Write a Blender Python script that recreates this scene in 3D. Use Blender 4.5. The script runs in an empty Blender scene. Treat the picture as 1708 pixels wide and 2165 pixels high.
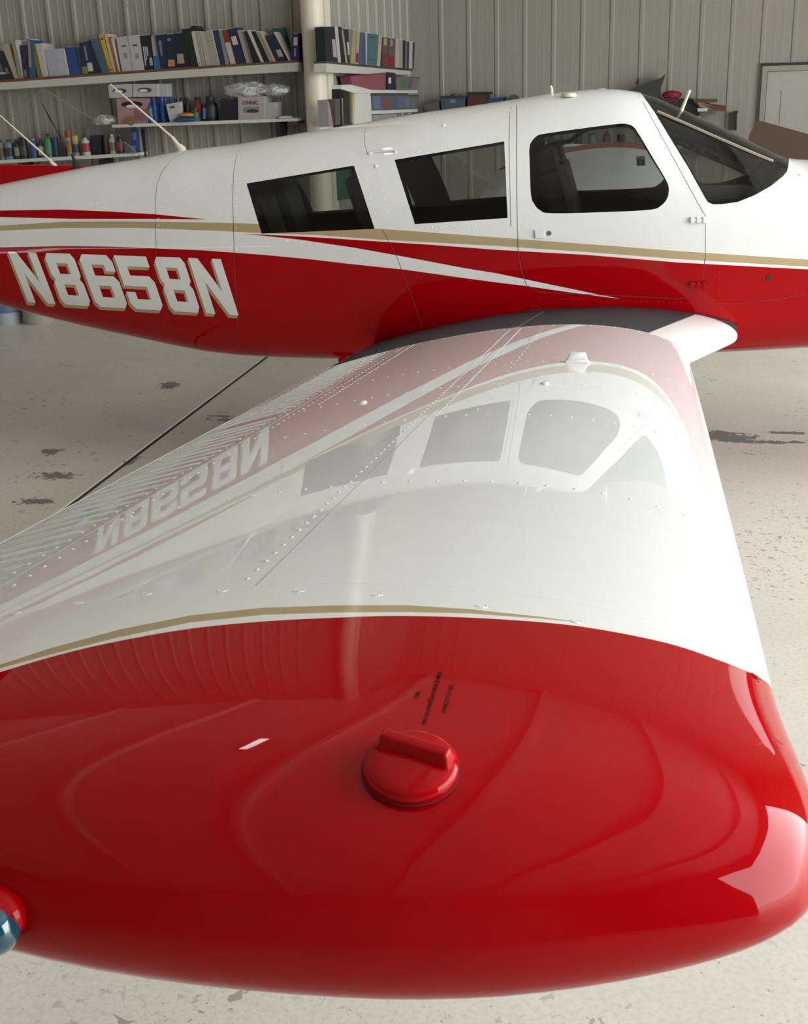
import bpy, bmesh, math, random
import numpy as np
from mathutils import Vector, Matrix, geometry
from mathutils.bvhtree import BVHTree
random.seed(7)
sc = bpy.context.scene
COL = sc.collection
# ------------------------------------------------------------------ camera
W, H, F = 1708.0, 2165.0, 2550.0
EYE = np.array([0.0, 0.0, 2.0])
def _basis():
    down = np.array([1085 - W / 2, 8175 - H / 2, F]); up = -down / np.linalg.norm(down)
    s = np.array([1357 - W / 2, 425 - H / 2, F]); s /= np.linalg.norm(s)
    y = s - s.dot(up) * up; y /= np.linalg.norm(y)
    return np.array([np.cross(y, up), y, up])      # rows: world axes in (right, down, forward)
M = _basis()
cam = bpy.data.objects.new('camera', bpy.data.cameras.new('camera')); COL.objects.link(cam)
mw = np.eye(4); mw[:3, 0] = M[:, 0]; mw[:3, 1] = -M[:, 1]; mw[:3, 2] = -M[:, 2]; mw[:3, 3] = EYE
cam.matrix_world = Matrix(mw.tolist())
cam.data.sensor_fit = 'VERTICAL'; cam.data.sensor_height = 36.0; cam.data.lens = F / H * 36.0
cam.data.clip_start = 0.05; cam.data.clip_end = 500
cam.data.dof.use_dof = True; cam.data.dof.focus_distance = 3.0; cam.data.dof.aperture_fstop = 18.0
sc.camera = cam
# ------------------------------------------------------------------ light
sc.view_settings.view_transform = 'Standard'; sc.view_settings.look = 'None'
sc.view_settings.gamma = 1.0; sc.view_settings.use_curve_mapping = False
sc.view_settings.exposure = 0.14
sc.cycles.use_denoising = True
sc.cycles.max_bounces = 10; sc.cycles.diffuse_bounces = 5; sc.cycles.glossy_bounces = 5
sc.cycles.transparent_max_bounces = 16
wd = bpy.data.worlds.new('overcast'); sc.world = wd; wd.use_nodes = True
wd.node_tree.nodes['Background'].inputs[0].default_value = (0.93, 0.97, 1.0, 1)
wd.node_tree.nodes['Background'].inputs[1].default_value = 9.0
DOOR_X, DOOR_Y0, DOOR_Y1, DOOR_H = 7.6, -2.0, 9.6, 5.6     # open hangar door in the right-hand wall
def area(name, loc, rot, sx, sy, power, col=(1, 1, 1), portal=False):
    l = bpy.data.lights.new(name, 'AREA'); l.shape = 'RECTANGLE'; l.size = sx; l.size_y = sy
    l.energy = power; l.color = col
    if portal: l.cycles.is_portal = True
    o = bpy.data.objects.new(name, l); o.location = loc; o.rotation_euler = rot; COL.objects.link(o); return o
area('door_portal', (DOOR_X + .05, (DOOR_Y0 + DOOR_Y1) / 2, DOOR_H / 2), (0, math.pi / 2, 0), DOOR_H, DOOR_Y1 - DOOR_Y0, 1, portal=True)
# ------------------------------------------------------------------ helpers
def ray(px, py): return M @ np.array([px - W / 2, py - H / 2, F])
def onplane(px, py, p0, n):
    r = ray(px, py); t = (np.asarray(p0, float) - EYE).dot(n) / r.dot(n); return EYE + r * t
def atY(px, py, Y): r = ray(px, py); return EYE + r * (Y / r[1])
def proj(P):
    q = M.T @ (np.asarray(P, float) - EYE); return (round(W / 2 + F * q[0] / q[2], 1), round(H / 2 + F * q[1] / q[2], 1))
def dens(pts, step=10.0, closed=False):
    out = []; n = len(pts)
    for i in range(n if closed else n - 1):
        a = np.array(pts[i], float); b = np.array(pts[(i + 1) % n], float)
        k = max(1, int(np.linalg.norm(b - a) / step))
        for j in range(k): out.append(a + (b - a) * j / k)
    if not closed: out.append(np.array(pts[-1], float))
    return out
def catmull(pts, k=6):
    p = [np.array(q, float) for q in pts]; p = [2 * p[0] - p[1]] + p + [2 * p[-1] - p[-2]]; out = []
    for i in range(1, len(p) - 2):
        for j in range(k):
            t = j / k
            out.append(.5 * ((2 * p[i]) + (-p[i - 1] + p[i + 1]) * t + (2 * p[i - 1] - 5 * p[i] + 4 * p[i + 1] - p[i + 2]) * t * t + (-p[i - 1] + 3 * p[i] - 3 * p[i + 1] + p[i + 2]) * t ** 3))
    out.append(p[-2]); return out
def mesh_obj(name, verts, faces, mat=None, parent=None, smooth=False, normals=None, mats=None, midx=None):
    me = bpy.data.meshes.new(name)
    me.from_pydata([tuple(map(float, v)) for v in verts], [], [tuple(map(int, f)) for f in faces])
    for m in (mats or ([mat] if mat else [])): me.materials.append(m)
    if midx is not None: me.polygons.foreach_set('material_index', midx)
    if smooth or normals is not None: me.polygons.foreach_set('use_smooth', [True] * len(me.polygons))
    me.update()
    if normals is not None: me.normals_split_custom_set_from_vertices([tuple(map(float, n)) for n in normals])
    o = bpy.data.objects.new(name, me); COL.objects.link(o)
    if parent: par(o, parent)
    return o
def par(o, p):
    o.parent = p
    if p.type == 'EMPTY': o.matrix_parent_inverse = Matrix.Translation(-p.location)
def tag(o, label=None, cat=None, group=None, kind=None):
    if label: o['label'] = label
    if cat: o['category'] = cat
    if group: o['group'] = group
    if kind: o['kind'] = kind
    return o
def empty(name, loc, label, cat, group=None):
    o = bpy.data.objects.new(name, None); o.location = loc; COL.objects.link(o); o.empty_display_size = .1
    return tag(o, label, cat, group)
class MB:
    """collects simple shapes into one mesh"""
    def __init__(s): s.v = []; s.f = []
    def add(s, v, f):
        k = len(s.v); s.v += [np.array(q, float) for q in v]; s.f += [tuple(i + k for i in g) for g in f]; return s
    def prism(s, front, back):
        n = len(front); v = list(front) + list(back)
        f = [tuple(range(n)), tuple(range(2 * n - 1, n - 1, -1))] + [(i, i + n, (i + 1) % n + n, (i + 1) % n) for i in range(n)]
        return s.add(v, f)
    def box(s, c, d, R=None):
        c = np.array(c, float); R = np.eye(3) if R is None else R; h = np.array(d, float) / 2
        v = [c + R @ (h * np.array(k)) for k in ((-1, -1, -1), (1, -1, -1), (1, 1, -1), (-1, 1, -1), (-1, -1, 1), (1, -1, 1), (1, 1, 1), (-1, 1, 1))]
        return s.add(v, [(0, 3, 2, 1), (4, 5, 6, 7), (0, 1, 5, 4), (1, 2, 6, 5), (2, 3, 7, 6), (3, 0, 4, 7)])
    def tube(s, pts, r, n=8, cap=True):
        pts = [np.array(p, float) for p in pts]; rs = r if hasattr(r, '__len__') else [r] * len(pts); rings = []; ref = None
        for i, p in enumerate(pts):
            t = pts[min(i + 1, len(pts) - 1)] - pts[max(i - 1, 0)]; t = t / (np.linalg.norm(t) + 1e-12)
            if ref is None: ref = np.array([0, 0, 1.]) if abs(t[2]) < .9 else np.array([1., 0, 0])
            a = ref - ref.dot(t) * t; a /= np.linalg.norm(a) + 1e-12; ref = a; b = np.cross(t, a)
            rings.append([p + rs[i] * (math.cos(q) * a + math.sin(q) * b) for q in [2 * math.pi * j / n for j in range(n)]])
        v = [q for g in rings for q in g]; f = []
        for i in range(len(pts) - 1):
            for j in range(n): f.append((i * n + j, i * n + (j + 1) % n, (i + 1) * n + (j + 1) % n, (i + 1) * n + j))
        if cap: f += [tuple(range(n - 1, -1, -1)), tuple((len(pts) - 1) * n + j for j in range(n))]
        return s.add(v, f)
    def lathe(s, base, prof, n=14, R=None):
        base = np.array(base, float); R = np.eye(3) if R is None else R; v = []; f = []
        for (r, z) in prof:
            for j in range(n): v.append(base + R @ np.array([r * math.cos(2 * math.pi * j / n), r * math.sin(2 * math.pi * j / n), z]))
        for i in range(len(prof) - 1):
            for j in range(n): f.append((i * n + j, i * n + (j + 1) % n, (i + 1) * n + (j + 1) % n, (i + 1) * n + j))
        f += [tuple(range(n - 1, -1, -1)), tuple((len(prof) - 1) * n + j for j in range(n))]
        return s.add(v, f)
    def build(s, name, mat, parent=None, smooth=False, bevel=0, kind=None, segs=2):
        o = mesh_obj(name, s.v, s.f, mat, parent, smooth)
        if smooth:
            o.data.set_sharp_from_angle(angle=math.radians(40))
        if bevel:
            b = o.modifiers.new('bevel', 'BEVEL'); b.width = bevel; b.segments = segs; b.limit_method = 'ANGLE'
        if kind: o['kind'] = kind
        return o
# ------------------------------------------------------------------ materials
def srgb(r, g, b): return tuple(((c / 255) / 12.92 if c / 255 <= .04045 else ((c / 255 + .055) / 1.055) ** 2.4) for c in (r, g, b))
_mc = {}
def mat(name, col, rough=.5, metal=0, coat=0, coatr=.03, noise=0, nscale=20, bump=0, bscale=60, spec=.5):
    if name in _mc: return _mc[name]
    m = bpy.data.materials.new(name); m.use_nodes = True; nt = m.node_tree; b = nt.nodes['Principled BSDF']
    b.inputs['Base Color'].default_value = (*col, 1); b.inputs['Roughness'].default_value = rough; b.inputs['Metallic'].default_value = metal
    b.inputs['Coat Weight'].default_value = coat; b.inputs['Coat Roughness'].default_value = coatr; b.inputs['Specular IOR Level'].default_value = spec
    tc = nt.nodes.new('ShaderNodeTexCoord')
    n = nt.nodes.new('ShaderNodeTexNoise'); n.inputs['Scale'].default_value = nscale; n.inputs['Detail'].default_value = 4; nt.links.new(tc.outputs['Object'], n.inputs['Vector'])
    mx = nt.nodes.new('ShaderNodeMix'); mx.data_type = 'RGBA'; k = noise if noise else .03
    mx.inputs['A'].default_value = (*[c * (1 - k) for c in col], 1); mx.inputs['B'].default_value = (*[min(1, c * (1 + k)) for c in col], 1)
    nt.links.new(n.outputs['Fac'], mx.inputs['Factor']); nt.links.new(mx.outputs['Result'], b.inputs['Base Color'])
    if bump:
        n2 = nt.nodes.new('ShaderNodeTexNoise'); n2.inputs['Scale'].default_value = bscale; nt.links.new(tc.outputs['Object'], n2.inputs['Vector'])
        bp = nt.nodes.new('ShaderNodeBump'); bp.inputs['Strength'].default_value = 1; bp.inputs['Distance'].default_value = bump
        nt.links.new(n2.outputs['Fac'], bp.inputs['Height']); nt.links.new(bp.outputs[0], b.inputs['Normal'])
        if coat: nt.links.new(bp.outputs[0], b.inputs['Coat Normal'])
    _mc[name] = m; return m
def cm(r, g, b, rough=.55):
    m_ = (r + g + b) / 3; r, g, b = [int((c * .86 + m_ * .14) * .9) for c in (r, g, b)]
    return mat('plain_%d_%d_%d' % (r, g, b), srgb(r, g, b), rough, noise=.06)
WHITE = mat('white_aircraft_paint', srgb(234, 234, 231), .5, coat=1.0, coatr=.012, spec=.0)
RED = mat('red_aircraft_paint', srgb(164, 2, 10), .4, coat=1.0, coatr=.012, spec=.0)
GOLD = mat('gold_aircraft_paint', srgb(182, 160, 122), .5, coat=1.0, coatr=.012, spec=.0)
for m_ in (WHITE, RED, GOLD): m_.node_tree.nodes['Principled BSDF'].inputs['Coat IOR'].default_value = 1.36
RED.node_tree.nodes['Principled BSDF'].inputs['Coat IOR'].default_value = 1.27
FINESEAM = mat('painted_seam', srgb(150, 150, 148), .6)
BLACK = mat('black_walkway_grit', srgb(42, 38, 44), .75, bump=.0012, bscale=900)
RUBBER = mat('black_rubber', srgb(28, 27, 30), .6)
SEAM = mat('seam_shadow_gap', srgb(60, 58, 58), .8)
CREAM = mat('cream_plastic', srgb(214, 204, 180), .4)
LINER = mat('cabin_liner', srgb(88, 80, 70), .8)
LEATHER = mat('brown_leather', srgb(58, 44, 36), .45, noise=.2, bump=.002, bscale=80)
DARKPL = mat('dark_plastic', srgb(30, 30, 33), .5)
STEEL = mat('steel', srgb(150, 150, 150), .35, metal=.9)
INK = mat('black_print', srgb(14, 4, 6), .6, spec=.1)
def glass(name, tint):
    m = bpy.data.materials.new(name); m.use_nodes = True; nt = m.node_tree; nt.nodes.remove(nt.nodes['Principled BSDF'])
    out = nt.nodes['Material Output']; tr = nt.nodes.new('ShaderNodeBsdfTransparent'); tr.inputs[0].default_value = (*tint, 1)
    gl = nt.nodes.new('ShaderNodeBsdfGlossy'); gl.inputs['Roughness'].default_value = .01
    fr = nt.nodes.new('ShaderNodeFresnel'); fr.inputs['IOR'].default_value = 1.5
    mx = nt.nodes.new('ShaderNodeMixShader'); nt.links.new(fr.outputs[0], mx.inputs[0]); nt.links.new(tr.outputs[0], mx.inputs[1]); nt.links.new(gl.outputs[0], mx.inputs[2]); nt.links.new(mx.outputs[0], out.inputs[0])
    return m
def plastic(name):
    m = bpy.data.materials.new(name); m.use_nodes = True; nt = m.node_tree; b = nt.nodes['Principled BSDF']; b.inputs['Base Color'].default_value = (.62, .62, .6, 1); b.inputs['Roughness'].default_value = .18
    tc = nt.nodes.new('ShaderNodeTexCoord'); n = nt.nodes.new('ShaderNodeTexNoise'); n.inputs['Scale'].default_value = 14; n.inputs['Distortion'].default_value = 1.5; nt.links.new(tc.outputs['Object'], n.inputs['Vector'])
    r = nt.nodes.new('ShaderNodeMapRange'); r.inputs[1].default_value = .4; r.inputs[2].default_value = .62; r.inputs[3].default_value = .22; r.inputs[4].default_value = .75; nt.links.new(n.outputs['Fac'], r.inputs[0]); nt.links.new(r.outputs[0], b.inputs['Alpha'])
    bp = nt.nodes.new('ShaderNodeBump'); bp.inputs['Distance'].default_value = .03; nt.links.new(n.outputs['Fac'], bp.inputs['Height']); nt.links.new(bp.outputs[0], b.inputs['Normal']); return m
GLASS = glass('tinted_acrylic', (.62, .64, .62)); CLEAR = glass('windshield_acrylic', (.70, .72, .70))
# ------------------------------------------------------------------ curved skins: a surface (a, b) -> point that can be cut along outlines
class Skin:
    def __init__(s, fn, a0, a1, na, b0, b1, nb, sign=1):
        s.fn = fn; s.sign = sign; s.rng = (a0, a1, b0, b1); s.n = (na, nb)
        A, B = np.meshgrid(np.linspace(a0, a1, na + 1), np.linspace(b0, b1, nb + 1), indexing='ij')
        s.dom = np.stack([A.ravel(), B.ravel()], 1); s.P = fn(s.dom[:, 0], s.dom[:, 1])
        s.tri = []
        for i in range(na):
            for j in range(nb):
                k = i * (nb + 1) + j; s.tri += [(k, k + nb + 1, k + nb + 2), (k, k + nb + 2, k + 1)]
        s.bvh = BVHTree.FromPolygons([tuple(p) for p in s.P.tolist()], s.tri)
    def normal(s, a, b):
        a = np.atleast_1d(np.asarray(a, float)); b = np.atleast_1d(np.asarray(b, float)); a0, a1, b0, b1 = s.rng
        e = 2e-4; f = 2e-4
        A0 = np.clip(a - e, a0, a1); A1 = np.clip(a + e, a0, a1); B0 = np.clip(b - f, b0, b1); B1 = np.clip(b + f, b0, b1)
        N = np.cross(s.fn(A1, b) - s.fn(A0, b), s.fn(a, B1) - s.fn(a, B0)) * s.sign
        L = np.linalg.norm(N, axis=1, keepdims=True); L[L < 1e-14] = 1
        return N / L
    def hit(s, px, py):
        """pixel ray -> domain point"""
        r = ray(px, py); h = s.bvh.ray_cast(Vector(EYE), Vector(r / np.linalg.norm(r)))
        if h[0] is None: return None
        t = s.tri[h[2]]; a, b, c = [Vector(s.P[k]) for k in t]
        w = _bary(h[0], a, b, c); return sum(s.dom[t[k]] * w[k] for k in range(3))
    def path(s, pts, step=8, closed=False, warn=True):
        out = []
        for q in dens(pts, step, closed):
            d = s.hit(*q)
            if d is not None: out.append(d)
        return out
    def pts(s, dom, off=0.0):
        d = np.array(dom, float).reshape(-1, 2); return s.fn(d[:, 0], d[:, 1]) + s.normal(d[:, 0], d[:, 1]) * off
    def grid(s, name, mat, parent, na, nb, off=0, mats=None, pick=None, mirror=None, rng=None):
        a0, a1, b0, b1 = rng or s.rng
        A, B = np.meshgrid(np.linspace(a0, a1, na + 1), np.linspace(b0, b1, nb + 1), indexing='ij')
        d = np.stack([A.ravel(), B.ravel()], 1); P = s.pts(d, off); N = s.normal(d[:, 0], d[:, 1]); f = []; mi = []
        for i in range(na):
            for j in range(nb):
                k = i * (nb + 1) + j; q = (k, k + nb + 1, k + nb + 2, k + 1); f.append(q if s.sign > 0 else q[::-1])
                if pick: mi.append(pick(*d[k]))
        if mirror is not None: P, N, f = mir(P, N, f, mirror)
        return mesh_obj(name, P, f, mat, parent, normals=N, mats=mats, midx=mi if pick else None)
    def decal(s, name, outer, mat, parent, off=.0006, holes=(), step=6, grid=14):
        """flat print that follows the skin: pixel outline -> thin shell"""
        o = dens(outer, step, True); hs = [dens(h, step, True) for h in holes]
        V = []; E = []
        for loop in [o] + hs:
            k = len(V); V += list(loop); E += [(k + i, k + (i + 1) % len(loop)) for i in range(len(loop))]
        xs = [q[0] for q in o]; ys = [q[1] for q in o]
        for x in np.arange(min(xs), max(xs), grid):
            for y in np.arange(min(ys), max(ys), grid):
                V.append(np.array([x, y]))
        r = geometry.delaunay_2d_cdt([Vector(v) for v in V], E, [], 0, 1e-4)
        v2 = np.array([tuple(v) for v in r[0]]); dm = []; ok = []
        for q in v2:
            h = s.hit(*q); ok.append(h is not None); dm.append(h if h is not None else np.array([0., 0.]))
        f = []
        for t in r[2]:
            c = v2[list(t)].mean(0)
            if inside(c, o) and not any(inside(c, h) for h in hs) and all(ok[i] for i in t): f.append(tuple(t))
        dm = np.array(dm); P = s.pts(dm, off); N = s.normal(dm[:, 0], dm[:, 1])
        f = [t if np.cross(P[t[1]] - P[t[0]], P[t[2]] - P[t[0]]).dot(N[t[0]]) > 0 else t[::-1] for t in f]
        return compact(name, P, N, f, mat, parent)
    def cut(s, loops, lines, na, nb, classify):
        """triangulate the domain so that faces stop at every outline; classify(point) -> key"""
        a0, a1, b0, b1 = s.rng; V = []; E = []
        for L in loops:
            k = len(V); V += list(L); E += [(k + i, k + (i + 1) % len(L)) for i in range(len(L))]
        for L in lines:
            k = len(V); V += list(L); E += [(k + i, k + i + 1) for i in range(len(L) - 1)]
        V = [np.clip(v, (a0, b0), (a1, b1)) for v in V]
        C = np.array(V) if V else np.zeros((0, 2)); da = (a1 - a0) / na; db = (b1 - b0) / nb
        for i in range(na + 1):
            for j in range(nb + 1):
                q = np.array([a0 + da * i, b0 + db * j])
                if 0 < i < na and 0 < j < nb and len(C) and (((C - q) / (da, db)) ** 2).sum(1).min() < .09: continue
                V.append(q)
        r = geometry.delaunay_2d_cdt([Vector(v) for v in V], E, [], 0, 1e-6)
        v2 = np.array([tuple(v) for v in r[0]]); groups = {}
        for t in r[2]:
            c = v2[list(t)].mean(0); groups.setdefault(classify(c), []).append(tuple(t))
        P = s.pts(v2); N = s.normal(v2[:, 0], v2[:, 1])
        for k, f in groups.items():
            groups[k] = [t if np.cross(P[t[1]] - P[t[0]], P[t[2]] - P[t[0]]).dot(N[t[0]]) > 0 else t[::-1] for t in f]
        return P, N, groups
def _bary(p, a, b, c):
    v0 = b - a; v1 = c - a; v2 = p - a; d00 = v0.dot(v0); d01 = v0.dot(v1); d11 = v1.dot(v1); d20 = v2.dot(v0); d21 = v2.dot(v1)
    D = d00 * d11 - d01 * d01
    if abs(D) < 1e-18: return (1, 0, 0)
    v = (d11 * d20 - d01 * d21) / D; w = (d00 * d21 - d01 * d20) / D; return (1 - v - w, v, w)
def inside(p, poly):
    P = np.asarray(poly); x, y = p; a = P; b = np.roll(P, -1, 0); c = (a[:, 1] > y) != (b[:, 1] > y)
    with np.errstate(divide='ignore', invalid='ignore'): xi = (b[:, 0] - a[:, 0]) * (y - a[:, 1]) / (b[:, 1] - a[:, 1]) + a[:, 0]
    return bool((c & (x < xi)).sum() % 2)
def compact(name, P, N, f, mat=None, parent=None, mats=None, midx=None, off=0):
    used = sorted({i for t in f for i in t}); mp = {k: i for i, k in enumerate(used)}
    return mesh_obj(name, P[used] + N[used] * off, [tuple(mp[i] for i in t) for t in f], mat, parent, normals=N[used], mats=mats, midx=midx)
def mir(P, N, f, yc):
    P = P.copy(); N = N.copy(); P[:, 1] = 2 * yc - P[:, 1]; N[:, 1] *= -1; return P, N, [tuple(t[::-1]) for t in f]
def wire(skin, pts, r, name, mat, parent, off=0, step=10, closed=False, n=6, domain=False):
    d = pts if domain else skin.path(pts, step, closed)
    if closed: d = list(d) + [d[0]]
    return MB().tube(skin.pts(d, off), r, n).build(name, mat, parent, smooth=True)
def domes(name, pts, nrm, r, h, mat, parent, kind='stuff', n=6):
    mb = MB()
    for p, q in zip(pts, nrm):
        a = np.cross(q, [0, 0, 1.]) if abs(q[2]) < .9 else np.cross(q, [1., 0, 0]); a /= np.linalg.norm(a); b = np.cross(q, a)
        v = [p + (math.cos(t) * a + math.sin(t) * b) * r for t in [2 * math.pi * i / n for i in range(n)]]
        w = [p + (math.cos(t) * a + math.sin(t) * b) * r * .6 + q * h * .8 for t in [2 * math.pi * i / n for i in range(n)]]
        mb.add(v + w + [p + q * h], [(i, (i + 1) % n, n + (i + 1) % n, n + i) for i in range(n)] + [(n + i, n + (i + 1) % n, 2 * n) for i in range(n)])
    o = mb.build(name, mat, parent); o.data.polygons.foreach_set('use_smooth', [True] * len(o.data.polygons))
    if kind: o['kind'] = kind
    return o
# ------------------------------------------------------------------ the aeroplane
YC = 6.72
plane = empty('airplane', (-0.6, YC, 0.0), 'white, red and gold low-wing light airplane parked on the hangar floor', 'airplane')
_ft = dict(
    x=[-5.3, -4.4, -3.7, -3.128, -2.79, -2.523, -2.19, -1.812, -1.475, -1.156, -.976, -.693, -.504, -.262, -.14, -.01, .06, .185, .462, .70, .76, .83, 1.3, 2.0, 2.45],
    t=[1.30, 1.40, 1.489, 1.580, 1.620, 1.661, 1.688, 1.742, 1.783, 1.826, 1.844, 1.876, 1.902, 1.918, 1.914, 1.892, 1.868, 1.811, 1.683, 1.562, 1.540, 1.540, 1.52, 1.46, 1.38])
_fb = dict(x=[-5.3, -4.4, -3.54, -3.17, -2.757, -2.455, -2.1, -1.6, -.6, .277, .844, 1.6, 2.2, 2.45],
    b=[1.10, .94, .750, .665, .595, .530, .512, .510, .53, .565, .60, .65, .76, .86])
_fw = dict(x=[-5.3, -4.4, -3.7, -3.0, -2.2, -1.5, -1.0, .1, .6, 1.0, 1.6, 2.2, 2.45], w=[.03, .17, .28, .39, .51, .59, .62, .62, .60, .565, .52, .44, .36])
_fz = dict(x=[-5.3, -3.7, -2.2, -1.0, .6, 1.5, 2.45], z=[1.2, 1.17, 1.15, 1.16, 1.16, 1.12, 1.10])
def _sm(X, xs, ys, k=.05):
    X = np.asarray(X, float); return (np.interp(X - k, xs, ys) + np.interp(X - k / 2, xs, ys) + 2 * np.interp(X, xs, ys) + np.interp(X + k / 2, xs, ys) + np.interp(X + k, xs, ys)) / 6
VS = .62
def fus(a, b):
    a = np.asarray(a, float); b = np.asarray(b, float); ph = b / VS
    zt = _sm(a, _ft['x'], _ft['t'], .06); zb = _sm(a, _fb['x'], _fb['b'], .25); w = _sm(a, _fw['x'], _fw['w'], .3); zw = _sm(a, _fz['x'], _fz['z'], .3)
    up = ph >= 0; n = np.where(up, 2.35, 3.0); c = np.abs(np.cos(ph)); s = np.abs(np.sin(ph)); rho = (c ** n + s ** n) ** (1 / n)
    y = w * c / rho; z = np.where(up, (zt - zw) * s / rho, -(zw - zb) * s / rho)
    return np.stack([a + 0 * b, YC - y, zw + z], -1)
BT = VS * math.pi / 2
FS = Skin(fus, -5.3, 2.45, 300, -BT, BT, 100, 1)
if FS.normal(0., 0.)[0][1] > 0: FS.sign = -1
# outlines read off the photograph, laid on the skin
WIN = {
 'rear': [(521, 388), (748, 350), (792, 484), (553, 494)],
 'middle': [(834, 338), (1066, 299), (1073, 461), (877, 474)],
 'door': [(1118.6, 319.5), (1121, 304), (1133, 289), (1150, 283), (1223, 272.5), (1296.5, 263), (1320, 261.7), (1337, 266.7), (1350, 283), (1381, 335), (1408, 381), (1414, 400), (1410, 420), (1397, 435), (1374, 443.5), (1281, 448.5), (1165.6, 451), (1142, 444.7), (1129, 431), (1122, 408)]}
WIN['door'] = [tuple(q) for q in catmull(WIN['door'] + WIN['door'][:1], 5)[:-1]]
winloops = {k: FS.path(v, 8, True) for k, v in WIN.items()}
ws = FS.path([(1365, 211), (1384, 238), (1416, 291), (1456, 356), (1490, 418), (1496, 427), (1506, 432), (1525, 432), (1560, 427), (1595, 413), (1630, 393), (1655, 373), (1664, 362)], 8)
ws = ws + [np.array([.735, BT]), np.array([ws[0][0] - .03, BT])]
winloops['windshield'] = ws
door = FS.path([(1092, 222), (1092, 400), (1095, 527), (1101, 570), (1113, 602), (1140, 618), (1316, 626), (1440, 632), (1470, 618), (1486, 590), (1491, 540), (1491, 455), (1485, 447), (1359, 216)], 8, True)
redtop = [(-600, 545), (-300, 532), (0, 523), (131, 520), (230, 521), (328, 525), (426, 529), (560, 539), (655, 548), (750, 559), (855, 570), (982, 588), (1050, 597), (1108, 604), (1204, 618), (1312, 632), (1266, 623), (1204, 610), (1108, 590), (1050, 578), (982, 567), (866, 545), (750, 524), (635, 507), (553, 498), (511, 495), (560, 496), (673, 502), (808, 511), (905, 517), (1050, 528), (1243, 539), (1435, 555), (1708, 569.5), (2100, 598)]
P1 = FS.path(redtop, 8); P1 = P1 + [np.array([2.45, P1[-1][1]]), np.array([2.45, -BT]), np.array([-5.3, -BT]), np.array([-5.3, P1[0][1]])]
goldt = [(-600, 520), (-300, 497), (0, 477), (131, 469), (262, 468), (426, 470), (538, 473), (560, 475), (789, 483), (878, 489), (1050, 502), (1243, 516), (1435, 531), (1708, 549), (2100, 577)]
goldb = [(-600, 527), (-300, 506), (0, 488), (131, 482), (295, 482), (459, 488), (554, 493), (673, 497), (808, 507), (905, 512), (1050, 520), (1243, 533), (1435, 548), (1708, 564), (2100, 592)]
P2 = FS.path(goldt, 8) + FS.path(goldb, 8)[::-1]
P3 = FS.path([(-600, 490), (-300, 455), (0, 445), (131, 443), (230, 447), (328, 453), (439, 464), (328, 463), (164, 463), (0, 459), (-300, 480), (-600, 505)], 8, True)
def fclass(c):
    for k, L in winloops.items():
        if inside(c, L): return ('win', k)
    d = 'door' if inside(c, door) else 'body'
    col = 1 if (inside(c, P1) or inside(c, P3)) else 2 if inside(c, P2) else 0
    return (d, col)
P, N, G = FS.cut(list(winloops.values()) + [door, P1, P2, P3], [], 210, 56, fclass)
def joinmesh(name, part, parent, mirror=False, off=0, single=None):
    f = []; mi = []
    for col in (0, 1, 2):
        g = G.get((part, col), []); f += g; mi += [col] * len(g)
    PP, NN = P, N
    if mirror: PP, NN, f = mir(P, N, f, YC)
    if single: return compact(name, PP, NN, f, single, parent, off=off)
    return compact(name, PP, NN, f, None, parent, mats=[WHITE, RED, GOLD], midx=mi)
fuse = joinmesh('fuselage', 'body', plane)
tag(fuse, 'white fuselage with red belly, gold stripe and registration letters')
fuse_far = joinmesh('fuselage_skin', 'body', fuse, mirror=True)
cdoor = joinmesh('cabin_door', 'door', fuse)
joinmesh('cabin_side', 'door', fuse, mirror=True)
for nm, kk in (('cabin_liner', 'body'), ('door_liner', 'door')):
    for mrr in (False, True):
        f = [t for col in (0, 1, 2) for t in G.get((kk, col), []) if -2.6 < P[t[0]][0] < .72]
        PP, NN = P, N
        if mrr: PP, NN, f = mir(P, N, f, YC)
        compact(nm, PP, NN, f, LINER, fuse, off=-.022)
for k, L in winloops.items():
    for mrr in (False, True):
        PP, NN, f = P, N, G[('win', k)]
        if mrr: PP, NN, f = mir(P, N, f, YC)
        o = compact('windshield' if k == 'windshield' else 'window_pane', PP, NN, f, CLEAR if k == 'windshield' else GLASS, fuse, off=-.004)
        # reveal around the opening
        d = list(L) if k != 'windshield' else [q for q in L if q[1] < BT - .01]
        if k != 'windshield': d = d + [d[0]]
        q0 = FS.pts(d, .0); q1 = FS.pts(d, -.024 if k != 'windshield' else -.008)
        if mrr: q0[:, 1] = 2 * YC - q0[:, 1]; q1[:, 1] = 2 * YC - q1[:, 1]
        n = len(d); mesh_obj('window_frame', list(q0) + list(q1), [(i, i + 1, n + i + 1, n + i) for i in range(n - 1)], RUBBER, fuse)
# seams
wire(FS, [(1092, 222), (1092, 400), (1095, 527), (1101, 570), (1113, 602), (1140, 618), (1316, 626), (1440, 632), (1470, 618), (1486, 590), (1491, 540), (1491, 455), (1485, 447), (1359, 216)], .0016, 'door_seam', SEAM, fuse, off=-.0006, step=8)
for L in ([(395, 318), (365, 335), (343, 362), (332, 390), (328, 430), (330, 522), (332, 600), (338, 725)],
          [(514, 307), (500, 330), (494, 362), (492, 420), (495, 540), (498, 600), (502, 740)],
          [(778, 261), (771, 280), (770, 300), (777, 326)],
          [(808, 485), (822, 510), (840, 545), (856, 590), (875, 640), (888, 680), (893, 708)],
          [(1083, 215), (1078, 240), (1076, 300), (1080, 480)],
          [(1491, 620), (1490, 660)], [(1500, 642), (1560, 642), (1640, 633), (1708, 622), (1800, 612)]):
    wire(FS, L, .0013, 'skin_seam', SEAM, fuse, off=-.0004)
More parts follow.
